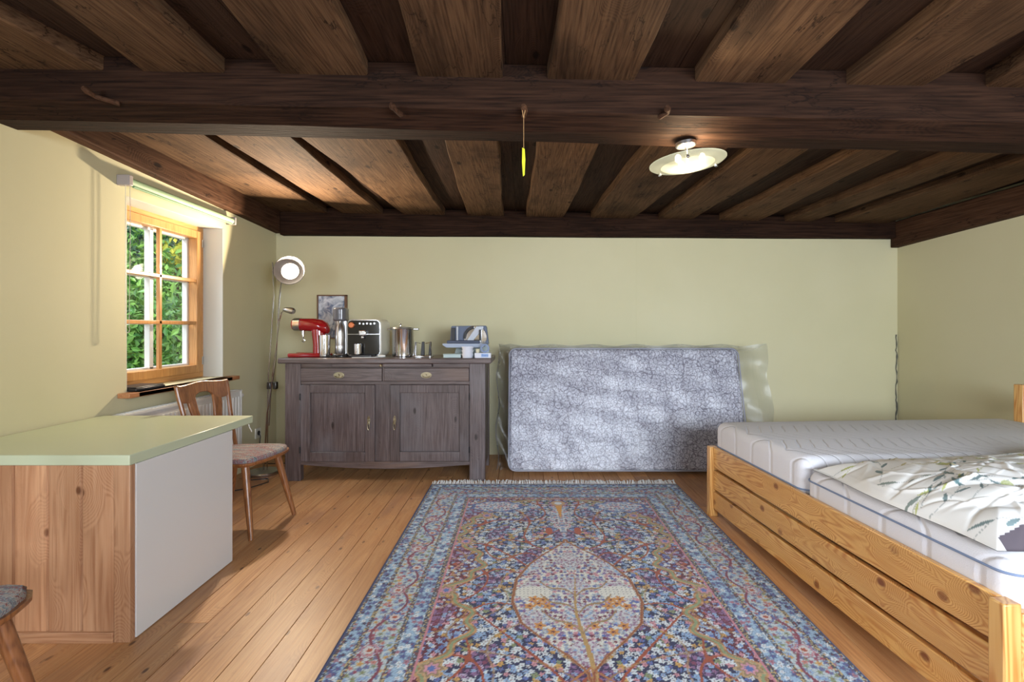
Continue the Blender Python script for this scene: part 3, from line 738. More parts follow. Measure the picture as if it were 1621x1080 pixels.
def make_chair(loc, rz, label):
    t = thing('wooden_chair', loc, label, 'chair', rz)
    so = seat_outline(.004)
    mb = MB(); n = len(so); V = []
    for (z, k) in ((.408, .90), (.414, .97), (.424, 1.0), (.434, 1.0)):
        V += [(x*k, y*k, z) for x, y in so]
    F = [(i*n+j, i*n+(j+1) % n, (i+1)*n+(j+1) % n, (i+1)*n+j) for i in range(3) for j in range(n)]+[tuple(range(n))[::-1], tuple(3*n+j for j in range(n))]
    mb.add(V, F); mb.build('seat', m_chair, t)
    mb = MB(); V = []
    for (z, k) in ((.434, .95), (.448, .955), (.457, .92), (.461, .8), (.463, .5), (.464, .1)): V += [(x*k, y*k, z) for x, y in so]
    F = [(i*n+j, i*n+(j+1) % n, (i+1)*n+(j+1) % n, (i+1)*n+j) for i in range(5) for j in range(n)]+[tuple(range(n))[::-1], tuple(5*n+j for j in range(n))]
    mb.add(V, F); mb.build('seat_pad', m_seat, t)
    for (tx, ty, bx, by) in ((.13, .14, .215, .2), (.13, -.14, .215, -.2), (-.13, .1, -.23, .165), (-.13, -.1, -.23, -.165)):
        mb = MB(); mb.tube([(tx, ty, .41), ((tx*.55+bx*.45), (ty*.55+by*.45), .225), (bx, by, 0.0)], [.023, .0205, .0135], 14); mb.build('leg', m_chair, t)
    # back: crest board on two shaped slats and two outer stiles
    lean = lambda z: -.185-(z-.43)*.22
    def plate(outs, nm_, th=.02, curved=True):
        mb = MB()
        for o_ in outs:
            V = []; n_ = len(o_)
            for s in (0, 1):
                for (y, z) in o_: V.append((lean(z)-s*th-(.0 if not curved else -.35*y*y), y, z))
            mb.add(V, [tuple(range(n_)), tuple(range(2*n_-1, n_-1, -1))]+[(i, i+n_, (i+1) % n_+n_, (i+1) % n_) for i in range(n_)])
        return mb.build(nm_, m_chair, t, bevel=.005)
    crest = [(-.205, .86), (-.2, .875), (-.17, .868), (-.1, .872), (-.04, .88), (0, .882), (.04, .88), (.1, .872), (.17, .868), (.2, .875), (.205, .86),
             (.2, .79), (.17, .765), (.12, .76), (.085, .765), (.06, .8), (.035, .812), (0, .815), (-.035, .812), (-.06, .8), (-.085, .765), (-.12, .76), (-.17, .765), (-.2, .79)]
    plate([crest], 'backrest', .022)
    def slat(s): 
        R = [(.07, .80), (.065, .72), (.05, .64), (.055, .56), (.045, .45)]; Lf = [(.10, .45), (.125, .56), (.105, .64), (.125, .72), (.135, .79)]
        return [(s*a, b) for a, b in R+Lf]
    plate([slat(1), slat(-1)], 'slat', .018)
    for s in (1, -1):
        mb = MB(); mb.tube([(lean(.43)+.02-.35*-.02, s*.14, .43), (lean(.62)+.005, s*.175, .62), (lean(.8)+.004, s*.192, .8), (lean(.86)+.004, s*.195, .862)], [.012, .013, .013, .012], 10)
        mb.build('stile', m_chair, t)
    return t
make_chair((-1.735, 3.04, 0), math.radians(-9), 'wooden chair with striped seat pad standing behind the desk')
make_chair((-1.60, 1.235, 0), math.radians(7), 'wooden chair with red and grey striped seat cut off at the lower left edge')

# ------------------------------------------------------------------ floor lamp
LX, LY = -2.165, 4.10
t = thing('floor_lamp', (LX, LY, 0), 'tall chrome floor lamp with round lit head standing in the left corner', 'lamp')
mb = MB(); mb.lathe([(.005, 0), (.122, 0), (.125, .006), (.125, .02), (.118, .027), (.03, .032), (.005, .034)], 40); mb.build('base', m_steel, t)
mb = MB(); mb.tube([(.0, .0, .03), (.03, 0, .5), (.08, 0, .8), (.105, 0, 1.0), (.125, .01, 1.45), (.14, .03, 1.64)], .0065, 10)
mb.tube([(.03, .0, .03), (.035, 0, .5), (.04, 0, .8), (.06, 0, 1.1), (.085, 0, 1.5), (.075, 0, 1.76)], .0055, 10); mb.build('pole', m_chrome, t)
mb = MB(); mb.tube([(.045, 0, .40), (.065, 0, .75), (.12, -.01, 1.15), (.14, -.02, 1.27), (.165, -.03, 1.34), (.205, -.05, 1.365)], .005, 10); arm = mb.build('reading_arm', m_chrome, t)
Mr = Matrix.Rotation(math.radians(100), 4, 'Y')
mb = MB(); mb.lathe([(.012, -.01), (.02, .01), (.027, .05), (.026, .075), (.016, .085)], 20, (.2, -.05, 1.365), Mr); mb.build('reading_shade', m_steel, arm)
for (x, z) in ((.05, .735), (.10, .735)):
    mb = MB(); mb.box(x-.014, x+.014, -.02, .02, z-.03, z+.03); mb.build('clamp', plain('dark_metal', srgb(90, 88, 86), .3, 1), t, bevel=.005)
# tilted bowl head, opening towards the room
hc = Vector((.225, -.02, 1.69)); Mh = Matrix.Rotation(math.radians(82), 4, 'X') @ Matrix.Rotation(0, 4, 'Z')
Mh = Matrix.Rotation(math.radians(14), 4, 'Z') @ Mh
mb = MB(); mb.lathe([(.03, -.045), (.05, -.046), (.09, -.03), (.118, .0), (.122, .006), (.118, .008), (.112, .002), (.085, -.022), (.068, -.028)], 44, hc, Mh, cap=False)
mb.lathe([(.001, -.047), (.03, -.045)], 44, hc, Mh, cap=False)
m_shade = plain('grey_lamp_rim', srgb(96, 90, 88), .45, .2)
hd = mb.build('lamp_head', m_shade, t)
me_, N, L, P = nm('lit_lamp_glass'); P.inputs['Base Color'].default_value = (1, .9, .75, 1)
P.inputs['Emission Color'].default_value = (1, .88, .68, 1); P.inputs['Emission Strength'].default_value = 10
mb = MB(); mb.lathe([(.001, -.02), (.045, -.022), (.068, -.03)], 40, hc, Mh, cap=False); mb.build('bulb_glass', me_, hd)
hw = Vector((LX, LY, 0))+hc+(Mh @ Vector((0, 0, 1)))*.008
l = lamp('AREA', 'floor_lamp_light', hw, 44, (1, .82, .60), .085, target=hw+(Mh @ Vector((0, 0, 1)))+Vector((.12, 0, .2)))
l.data.shape = 'DISK'
# cable from the lamp to the socket
mb = MB(); mb.tube([(LX+.1, LY+.05, .006), (LX+.14, LY+.2, .006), (LX+.05, LY+.3, .006), (LX-.1, LY+.28, .006), (XL+.03, 4.36, .02), (XL+.02, 4.38, .15), (XL+.03, 4.38, .25), (XL+.02, 4.38, .279)], .004, 8)
tag(mb.build('lamp_cable', m_dark), 'thin black cable running from the floor lamp base to the wall socket', 'cable')
mb = MB(); mb.tube([(-2.2, 3.62, .006), (-2.08, 3.7, .006), (-2.0, 3.86, .006), (-2.05, 3.95, .006), (-2.2, 3.9, .006), (-2.24, 4.1, .006)], .004, 8)
tag(mb.build('floor_cable', m_dark), 'black cable looping on the floor between chair and floor lamp', 'cable')

# ------------------------------------------------------------------ ceiling lamp
t = thing('ceiling_lamp', (.745, 2.24, 1.952), 'round frosted glass ceiling lamp lit under the cross beam', 'lamp')
t.rotation_euler = (0, math.radians(-5), 0)
m_fr, N, L, P = nm('frosted_glass'); N.remove(P)
d_ = N.new('ShaderNodeBsdfTranslucent'); d_.inputs[0].default_value = (.30, .34, .32, 1); d2 = N.new('ShaderNodeBsdfDiffuse'); d2.inputs[0].default_value = (.3, .34, .33, 1)
tr = N.new('ShaderNodeBsdfTransparent'); mx1 = N.new('ShaderNodeMixShader'); mx2 = N.new('ShaderNodeMixShader')
mx1.inputs[0].default_value = .5; L.new(d_.outputs[0], mx1.inputs[1]); L.new(d2.outputs[0], mx1.inputs[2])
mx2.inputs[0].default_value = .55; L.new(tr.outputs[0], mx2.inputs[1]); L.new(mx1.outputs[0], mx2.inputs[2]); L.new(mx2.outputs[0], N['Material Output'].inputs[0])
m_fr2 = m_fr.copy(); m_fr2.name = 'warm_frosted_glass'
for n_ in m_fr2.node_tree.nodes:
    if n_.type == 'BSDF_DIFFUSE': n_.inputs[0].default_value = (.42, .38, .26, 1)
mb = MB(); mb.lathe([(.118, .0), (.16, .006), (.168, .012), (.168, .016), (.158, .012), (.118, .006)], 56, cap=False); mb.build('glass_rim', m_fr, t)
mb = MB(); mb.lathe([(.002, -.022), (.06, -.02), (.1, -.010), (.119, .002), (.117, .006), (.1, -.004), (.06, -.014), (.002, -.016)], 56, cap=False)
mb.build('glass_bowl', m_fr2, t)
mb = MB(); mb.lathe([(.002, .103), (.045, .103), (.045, .088), (.04, .084), (.002, .084)], 30); mb.build('ceiling_plate', m_steel, t)
mb = MB(); mb.tube([(0, 0, -.015), (0, 0, .088)], .006, 8); mb.build('stem', m_steel, t)
me2, N, L, P = nm('lit_bulb'); P.inputs['Emission Color'].default_value = (1, .86, .6, 1); P.inputs['Emission Strength'].default_value = 30
for a in (95, 215, 335):
    x, y = .052*math.cos(math.radians(a)), .052*math.sin(math.radians(a))
    mb = MB(); mb.lathe([(.002, -.016), (.011, -.01), (.013, 0), (.011, .012), (.004, .02)], 14, (x*1.25, y*1.25, .02)); mb.build('bulb', me2, t)
for a in (12, 132, 252):
    x, y = .145*math.cos(math.radians(a)), .145*math.sin(math.radians(a))
    mb = MB(); mb.lathe([(.001, -.014), (.008, -.011), (.009, -.004), (.006, .002)], 12, (x, y, .004)); mb.build('clip', m_chrome, t)
l = lamp('POINT', 'ceiling_lamp_light', (.745, 2.24, 2.015), 13, (1, .8, .52), .05)

# yellow tag on a string from a peg
s = 780/2.02
X0 = (829-829)/s
t = thing('hanging_tag', (X0, 2.02, CAM_H+(520-176)/s), 'bright yellow strip hanging on a thin string from a beam peg', 'tag')
mb = MB(); mb.tube([(-.006, .0, .004), (0, -.0, -.03), (0, 0, -.155)], .0012, 6); mb.tube([(.006, .0, .004), (0, 0, -.03)], .0012, 6); mb.build('string', plain('string', srgb(190, 150, 100), .8), t)
mb = MB(); mb.prism([(-.006, -.15), (.004, -.155), (.007, -.2), (.004, -.262), (-.003, -.268), (-.007, -.21)], -.0015, .0015); mb.build('yellow_strip', plain('yellow_plastic', srgb(214, 220, 30), .5), t)
# ------------------------------------------------------------------ sideboard
SX, SY = -1.095, 3.90
t = thing('sideboard', (SX, SY, 0), 'old dark brown wooden sideboard with two doors and two drawers against the back wall', 'sideboard')
side_root = t; D = .5; q = lambda X: X-SX
mb = MB(); mb.box(q(-1.935), q(-.255), -.03, D+.02, .932, .975); mb.build('worktop', m_sideX, t, bevel=.008)
for k, (a, b, c, d) in enumerate(((-1.89, -1.767, 0, .06), (-.43, -.305, 0, .06), (-1.89, -1.83, D-.06, D), (-.365, -.305, D-.06, D))):
    mb = MB(); mb.box(q(a), q(b), c, d, 0, .932, seed=k+1); mb.build('post', m_sideZ, t, bevel=.004)
mb = MB()
mb.box(q(-1.885), q(-1.87), .06, D-.06, .1, .93, seed=5); mb.box(q(-.325), q(-.31), .06, D-.06, .1, .93, seed=6)
mb.box(q(-1.87), q(-.325), D-.03, D-.01, .1, .93, seed=7); mb.box(q(-1.87), q(-.325), .03, D-.03, .14, .155, seed=8)
mb.box(q(-1.178)+.0, q(-1.056), .018, .04, .15, .77, seed=9)
mb.box(q(-1.767), q(-.43), .03, .05, .74, .93, seed=3)
mb.build('carcass', m_sideZ, t)
mb = MB()
mb.box(q(-1.767), q(-.43), .008, .03, .765, .79, seed=11); mb.box(q(-1.767), q(-.43), .008, .03, .897, .905, seed=12)
mb.box(q(-1.12), q(-1.105), .008, .03, .79, .897, seed=13)
mb.box(q(-1.767), q(-1.52), .01, .03, .905, .932, seed=14); mb.box(q(-.72), q(-.43), .01, .03, .905, .932, seed=15)
n = 24; top = [(q(-1.767)+(1.337)*k/n, .155) for k in range(n+1)]; bot = [(q(-1.767)+1.337*k/n, .128-.032*math.sin(math.pi*k/n)) for k in range(n, -1, -1)]
mb.prism(top+bot, .004, .03, 'y', seed=16)
mb.build('rail', m_sideX, t, bevel=.002)
mb = MB(); mb.box(q(-1.515), q(-.725), -.014, .03, .907, .93); pb = mb.build('pull_out_board', m_sideX, t, bevel=.003)
mb = MB(); My = Matrix.Rotation(math.pi/2, 4, 'X'); mb.lathe([(.004, -.002), (.004, .008), (.011, .013), (.011, .02), (.004, .026)], 18, (q(-1.12), -.014, .917), My); mb.build('knob', m_brass, pb)
for (x0, x1, sd) in ((-1.764, -1.122, 1), (-1.103, -.433, 2)):
    mb = MB(); mb.box(q(x0), q(x1), -.004, .03, .792, .895, seed=sd*3.1); dr = mb.build('drawer', m_sideX, t, bevel=.003)
    cx = q({1: -1.46, 2: -.77}[sd]); mb = MB()
    el = [(.043*math.cos(a), .024*math.sin(a)) for a in np.linspace(0, 2*math.pi, 33)[:-1]]
    mb.prism([(cx+a, .84+b) for a, b in el], -.009, -.004)
    mb.tube([(cx+.030*math.cos(a), -.016, .838-.014*math.sin(a)) for a in np.linspace(0, math.pi, 12)], .0028, 6)
    mb.lathe([(.006, 0), (.005, .012)], 10, (cx-.03, -.006, .84), My); mb.lathe([(.006, 0), (.005, .012)], 10, (cx+.03, -.006, .84), My)
    mb.lathe([(.008, 0), (.005, .008)], 10, (cx, -.008, .842), My)
    mb.build('drawer_handle', m_brass, dr)
for (x0, x1, hx, ang) in ((-1.762, -1.178, -1.222, 1), (-1.056, -.433, -1.02, 2)):
    z0, z1 = .158, .763; fw = .075; yo = -.012 if ang == 1 else -.004
    mb = MB(); mb.box(q(x0), q(x0)+fw, yo, .03, z0, z1, seed=ang); mb.box(q(x1)-fw, q(x1), yo, .026, z0, z1, seed=ang+5)
    mb.box(q(x0)+fw, q(x1)-fw, yo, .026, z0, z0+fw, seed=ang+9); mb.box(q(x0)+fw, q(x1)-fw, yo, .026, z1-fw+.012, z1, seed=ang+12)
    do = mb.build('door', m_sideZ, t, bevel=.003)
    mb = MB(); mb.box(q(x0)+fw-.004, q(x1)-fw+.004, yo+.026, .03, z0+fw-.004, z1-fw+.016, seed=ang*4.3); mb.build('door_panel', m_sideZ, do)
    hx = q(hx); mb = MB()
    el = [(.011*math.cos(a), .036*math.sin(a)) for a in np.linspace(0, 2*math.pi, 25)[:-1]]
    mb.prism([(hx+a, .485+b) for a, b in el], yo-.005, yo)
    mb.tube([(hx, yo-.005, .49), (hx, yo-.016, .492), (hx, yo-.018, .485)], .004, 8)
    mb.tube([(hx+.008*math.cos(a), yo-.014, .445+.035*math.sin(a)) for a in np.linspace(0, 2*math.pi, 20)], .0028, 6)
    mb.build('door_handle', m_brass if ang == 1 else m_brass, do)
    xh = q(x0)-.003 if ang == 1 else q(x1)+.003
    for z in (.25, .67): mb = MB(); mb.tube([(xh, yo-.004, z-.025), (xh, yo-.004, z+.025)], .005, 8); mb.build('hinge', m_dark, do)
# ------------------------------------------------------------------ things on the sideboard
ZT = .975
# picture on the wall
t = thing('picture_frame', (-1.83, YB-.001, 1.33), 'framed glazed picture with blue and white motif on the wall behind the appliances', 'picture')
mb = MB(); x0, x1, z0, z1 = -.14, .145, -.22, .2
mb.box(x0, x0+.012, -.028, 0, z0, z1); mb.box(x1-.022, x1, -.028, 0, z0, z1); mb.box(x0, x1, -.028, 0, z1-.012, z1); mb.box(x0, x1, -.028, 0, z0, z0+.012)
mb.build('frame', plain('brown_frame', srgb(112, 78, 52), .4), t, bevel=.002)
m_pic, N, L, P = nm('blue_white_print'); tc = N.new('ShaderNodeTexCoord'); n = N.new('ShaderNodeTexNoise'); n.inputs['Scale'].default_value = 14; n.inputs['Detail'].default_value = 6; n.inputs['Distortion'].default_value = 1
L.new(tc.outputs['Object'], n.inputs['Vector']); rp = N.new('ShaderNodeValToRGB'); L.new(n.outputs[0], rp.inputs[0])
rp.color_ramp.elements[0].position = .38; rp.color_ramp.elements[0].color = srgb(86, 106, 140); rp.color_ramp.elements[1].position = .6; rp.color_ramp.elements[1].color = srgb(206, 214, 226)
L.new(rp.outputs[0], P.inputs['Base Color']); P.inputs['Roughness'].default_value = .15; P.inputs['Coat Weight'].default_value = .5
mb = MB(); mb.box(x0+.012, x1-.022, -.014, -.01, z0+.012, z1-.012); mb.build('picture', m_pic, t)

# stand mixer, head to the left
t = thing('stand_mixer', (-1.76, 4.1, ZT), 'red stand mixer at the left end of the sideboard', 'mixer')
def loft(mb, secs, n=24):
    """secs: list of (centre, ry, rz, axis) -> closed loft of ellipses along x or z"""
    V = []
    for (c, a, b, ax) in secs:
        for k in range(n):
            th = 2*math.pi*k/n; p, r = a*math.cos(th), b*math.sin(th)
            V.append((c[0], c[1]+p, c[2]+r) if ax == 'x' else (c[0]+p, c[1]+r, c[2]))
    m = len(secs); F = [(i*n+k, i*n+(k+1) % n, (i+1)*n+(k+1) % n, (i+1)*n+k) for i in range(m-1) for k in range(n)]
    F += [tuple(range(n))[::-1], tuple((m-1)*n+k for k in range(n))]; mb.add(V, F)
mb = MB(); loft(mb, [((-.162, 0, .268), .02, .02, 'x'), ((-.158, 0, .268), .042, .044, 'x'), ((-.14, 0, .268), .05, .052, 'x'), ((-.05, 0, .266), .055, .054, 'x'),
                     ((.03, 0, .262), .062, .056, 'x'), ((.09, 0, .25), .06, .056, 'x'), ((.13, 0, .235), .045, .045, 'x'), ((.145, 0, .225), .015, .02, 'x')])
mb.build('head', m_red, t)
mb = MB(); loft(mb, [((.065, 0, .02), .058, .055, 'z'), ((.06, 0, .1), .05, .05, 'z'), ((.055, 0, .18), .054, .052, 'z'), ((.05, 0, .25), .06, .05, 'z')]); mb.build('column', m_red, t)
mb = MB(); mb.prism([(x-.0, y) for x, y in [(-.16, .1), (-.165, .07), (-.16, .045), (0, .04), (.03, 0), (0, -.04), (-.16, -.045), (-.165, -.07), (-.16, -.1), (.06, -.09), (.15, -.05), (.165, 0), (.15, .05), (.06, .09)]], 0, .032, 'z')
mb.build('base', m_red, t, bevel=.01, seg=3)
mb = MB(); loft(mb, [((-.145, 0, .268), .0525, .0545, 'x'), ((-.09, 0, .268), .055, .0565, 'x')]); mb.build('chrome_band', m_chrome, t)
mb = MB(); mb.tube([(-.075, 0, .215), (-.075, 0, .185)], .014, 12); mb.tube([(-.075, 0, .19), (-.075, 0, .15), (-.06, 0, .135), (-.07, 0, .12), (-.085, 0, .13)], .005, 8); mb.build('hook', m_chrome, t)
mb = MB(); mb.lathe([(.03, 0), (.042, .01), (.045, .13), (.045, .18)], 28, (.135, -.075, .0)); mb.build('steel_cup', m_chrome, t)

# soda maker
t = thing('soda_maker', (-1.512, 4.08, ZT), 'tall silver and black soda maker between red mixer and coffee machine', 'soda maker')
mb = MB(); mb.prism(rbox(.105, 0, .15, .04), .0, .025, 'z'); mb.prism([(a, b+.04) for a, b in rbox(.1, 0, .07, .02)], .02, .3, 'z'); mb.build('body', m_steel, t, bevel=.004)
mb = MB(); mb.prism(rbox(.104, 0, .14, .04), .295, .405, 'z'); mb.build('head', plain('slate_plastic', srgb(92, 92, 100), .25, coat=.4), t, bevel=.016, seg=4)
mb = MB(); mb.lathe([(.036, .026), (.04, .035), (.04, .09), (.0395, .093), (.04, .096), (.04, .2), (.034, .25), (.016, .28), (.016, .296)], 28, (0, -.02, 0)); mb.build('bottle', m_steel, t)

# espresso machine
t = thing('coffee_machine', (-1.312, 4.14, ZT), 'cream coffee machine with black glossy front and copper knob', 'coffee machine')
mb = MB(); ro = rbox(.285, 0, .31, .045, 6); mb.prism([(a, b+.155) for a, b in ro], -.09, .17); mb.build('housing', m_cream, t, bevel=.006)
ro = rbox(.275, 0, .3, .04, 6)
mb = MB(); mb.prism([(a, b+.156) for a, b in ro], -.1, -.09); mb.build('chrome_edge', m_chrome, t, bevel=.002)
ro = rbox(.262, 0, .288, .036, 6)
mb = MB(); mb.prism([(a, b+.156) for a, b in ro], -.105, -.0995); mb.build('front_panel', m_blackgloss, t, bevel=.002)
mb = MB(); mb.box(-.13, .13, -.1062, -.105, .185, .189); mb.build('chrome_line', m_chrome, t)
mb = MB(); mb.lathe([(.024, 0), (.024, .016), (.02, .02)], 24, (-.095, -.105, .262), My); mb.build('knob', m_orange, t, bevel=.001)
mb = MB()
for k in range(5): mb.lathe([(.008, 0), (.008, .004)], 12, (-.03+.03*k, -.105, .275-.003*(k % 2)), My)
mb.build('button', m_steel, t)
mb = MB(); mb.box(-.03, .03, -.135, -.105, .175, .22); mb.box(-.012, .012, -.135, -.115, .15, .175); mb.build('spout', m_chrome, t, bevel=.008)
mb = MB(); mb.prism([(a, b-.14) for a, b in rbox(.2, 0, .1, .03)], 0, .022, 'z'); mb.build('drip_tray', m_dark, t, bevel=.004)
o = MB().lathe([(.026, 0), (.03, .005), (.031, .085), (.029, .085), (.028, .01)], 24); 
cup = o.build('steel_jug', m_chrome, loc=(-1.345, 4.0, ZT+.0225)); tag(cup, 'small shiny steel jug under the spout of the coffee machine', 'jug')

# stock pot
t = thing('stock_pot', (-1.01, 4.12, ZT), 'shiny steel stock pot with lid on the sideboard', 'pot')
mb = MB(); mb.lathe([(.08, 0), (.086, .006), (.086, .225), (.089, .23), (.084, .23), (.083, .01), (.001, .008)], 40); mb.build('pot_body', m_chrome, t)
mb = MB(); mb.lathe([(.001, .252), (.02, .252), (.06, .248), (.095, .243), (.098, .232), (.001, .231)], 40); ld = mb.build('lid', m_steel, t)
mb = MB(); mb.lathe([(.006, .25), (.006, .262), (.012, .266), (.01, .272), (.001, .273)], 16, (-.02, 0, 0)); mb.build('knob', m_chrome, ld)
mb = MB(); mb.box(.088, .135, -.015, .015, .22, .236); mb.build('handle', m_steel, t, bevel=.005)
mb = MB(); mb.box(-.13, -.088, -.012, .012, .222, .232); mb.build('handle', m_steel, t, bevel=.005)

# chrome stand with uprights
t = thing('chrome_rack', (-.825, 4.05, ZT), 'low chrome stand with dark upright blades beside the stock pot', 'rack')
mb = MB(); mb.prism(rbox(.17, 0, .1, .03), 0, .014, 'z'); mb.build('tray', m_chrome, t, bevel=.004)
for (x, m2, w_) in ((-.065, m_steel, .012), (-.005, m_dark, .02), (.055, m_dark, .014)):
    mb = MB(); mb.prism([(x-w_*.8, .014), (x+w_*.8, .014), (x+w_*.5+.004, .125), (x-w_*.5+.004, .125)], -.01, .01); mb.build('upright', m2, t, bevel=.003)
mb = MB(); mb.tube([(-.075, -.03, .014), (-.06, -.02, .12), (-.02, -.01, .112)], .003, 6); mb.tube([(.08, -.03, .014), (.06, -.02, .12), (.02, -.01, .112)], .003, 6); mb.build('wire', m_chrome, t)

# food slicer
t = thing('food_slicer', (-.46, 4.14, ZT), 'grey electric food slicer at the right end of the sideboard', 'slicer')
mb = MB(); mb.prism([(-.12, 0), (.15, 0), (.175, .02), (.155, .1), (-.1, .1), (-.12, .03)], 0, .1); mb.box(-.13, .15, -.02, .12, .1, .108); mb.build('base', plain('pale_slicer_base', srgb(164, 178, 180), .35), t, bevel=.006)
mb = MB(); mb.prism([(-.165, .1), (-.155, .248), (-.145, .255), (.135, .258), (.145, .25), (.165, .1)], .03, .1); mb.build('housing', plain('slate_blue_plastic', srgb(92, 104, 128), .3), t, bevel=.005)
mb = MB(); mb.prism([(-.2, .1), (-.17, .078), (.13, .078), (.15, .1), (.15, .112), (-.2, .112)], -.14, .03); mb.build('sliding_table', plain('pale_blue_grey', srgb(160, 172, 192), .3), t, bevel=.004)
mb = MB(); mb.box(-.17, .1, -.1, .02, .112, .135); mb.build('food_pusher', plain('dark_slate', srgb(58, 68, 92), .35), t, bevel=.004)
mb = MB(); mb.lathe([(.095, 0), (.098, .003), (.095, .006), (.02, .01)], 48, (.05, .028, .16), My); mb.build('blade', m_chrome, t)
mb = MB(); a_ = [(.05+.098*math.cos(t_), .155+.098*math.sin(t_)) for t_ in np.linspace(math.radians(95), math.radians(185), 12)]
b_ = [(.05+.078*math.cos(t_), .155+.078*math.sin(t_)) for t_ in np.linspace(math.radians(185), math.radians(95), 12)]
mb.prism(a_+b_, .005, .018); mb.build('blade_guard', m_dark, t, bevel=.002)
mb = MB(); mb.prism([(-.03, .115), (.02, .115), (.12, .235), (.12, .252), (.06, .252)], .008, .016); mb.build('cover', m_lgrey, t, bevel=.002)
mb = MB(); mb.box(-.105, -.092, -.0, .03, .13, .25); mb.build('bar', m_lgrey, t, bevel=.003)
mb = MB(); mb.box(.085, .105, -.01, .03, .11, .225); mb.build('bar', m_dark, t, bevel=.003)
mb = MB(); mb.box(-.15, -.12, .01, .03, .115, .24); mb.build('bar', m_dark, t, bevel=.003)

m_pot = plain('white_plastic_tub', srgb(216, 218, 228), .35)
prev = None
for k in range(3):
    mb = MB(); mb.lathe([(.040, 0), (.046, .026), (.049, .026), (.049, .031), (.044, .031), (.038, .004), (.001, .003)], 28)
    o = mb.build('plastic_tub', m_pot, loc=(-.45, 3.955, ZT+.0285*k)); 
    tag(o, ['white plastic tub at the bottom of the stack before the slicer', 'white plastic tub in the middle of the stack before the slicer', 'white plastic tub on top of the stack before the slicer'][k], 'tub', 'white plastic tubs stacked before the slicer')
mb = MB(); mb.box(-.07, .07, -.04, .04, 0, .024); mb.box(-.073, .073, -.043, .043, .024, .03)
o = mb.build('clear_box', plain('pale_plastic', srgb(188, 204, 204), .25), bevel=.003, loc=(-.575, 3.99, ZT)); tag(o, 'low pale translucent box with lid left of the white tubs', 'box')
t = thing('small_carton', (-.325, 3.935, ZT), 'small white carton with blue lettering at the right end of the sideboard top', 'carton')
mb = MB(); mb.box(-.065, .065, -.03, .03, 0, .04); mb.build('carton_body', m_pot, t, bevel=.002)
mb = MB(); mb.box(-.012, .045, -.0308, -.0301, .008, .034); mb.build('blue_label', plain('pale_blue_label', srgb(150, 178, 222), .5), t)
cu = bpy.data.curves.new('lettering', 'FONT'); cu.body = 'Gastro'; cu.size = .018; cu.extrude = .0003; cu.align_x = 'CENTER'
to = bpy.data.objects.new('lettering', cu); col.objects.link(to); dg = bpy.context.evaluated_depsgraph_get()
mt = bpy.data.meshes.new_from_object(to.evaluated_get(dg)); bpy.data.objects.remove(to)
mt.materials.clear(); mt.materials.append(plain('blue_ink', srgb(40, 70, 150), .5))
lo = bpy.data.objects.new('lettering', mt); col.objects.link(lo); lo.parent = t; lo.location = (.018, -.0312, .015); lo.rotation_euler = (math.pi/2, 0, 0)
mb = MB(); My2 = Matrix.Rotation(math.pi/2, 4, 'X')
mb.lathe([(.022, -.012), (.036, -.012), (.036, .012), (.022, .012), (.022, -.012)], 30, (0, 0, 0), My2, cap=False)
o = mb.build('tape_roll', plain('blue_grey_tape', srgb(120, 136, 168), .4), loc=(-.31, 3.94, ZT+.0405+.036)); tag(o, 'blue grey roll of tape standing on the small white carton', 'tape roll')
mb = MB(); mb.lathe([(.014, 0), (.017, .03), (.015, .03), (.012, .004), (.001, .003)], 20); o = mb.build('small_cup', plain('ivory', srgb(206, 200, 172), .4), loc=(-.368, 3.935, ZT+.0405)); tag(o, 'tiny ivory cup on the left end of the small carton', 'cup')
# mains cables and scoop
mb = MB(); pts = []
for k in range(60):
    a = k/59*4.4*math.pi; r = .03+.012*math.sin(k*.7); pts.append((r*1.4*math.cos(a)+(.0 if k < 32 else .055), r*math.sin(a), .006+.012*abs(math.sin(k*.45))))
mb.tube(pts, .0035, 7); o = mb.build('coiled_cable', m_dark, loc=(-1.53, 3.96, ZT)); tag(o, 'coiled dark mains cable lying in front of the soda maker', 'cable')
mb = MB(); mb.tube([(-.2, -.03, .003), (-.1, -.05, .004), (-.02, -.01, .004), (.0, .0, .008)], .003, 7); loft(mb, [((0, 0, .012), .01, .009, 'x'), ((.03, .005, .013), .018, .012, 'x'), ((.055, .006, .013), .01, .009, 'x')])
o = mb.build('white_plug', m_white, loc=(-1.165, 3.945, ZT)); tag(o, 'white plug with thin flex lying before the coffee machine', 'plug')

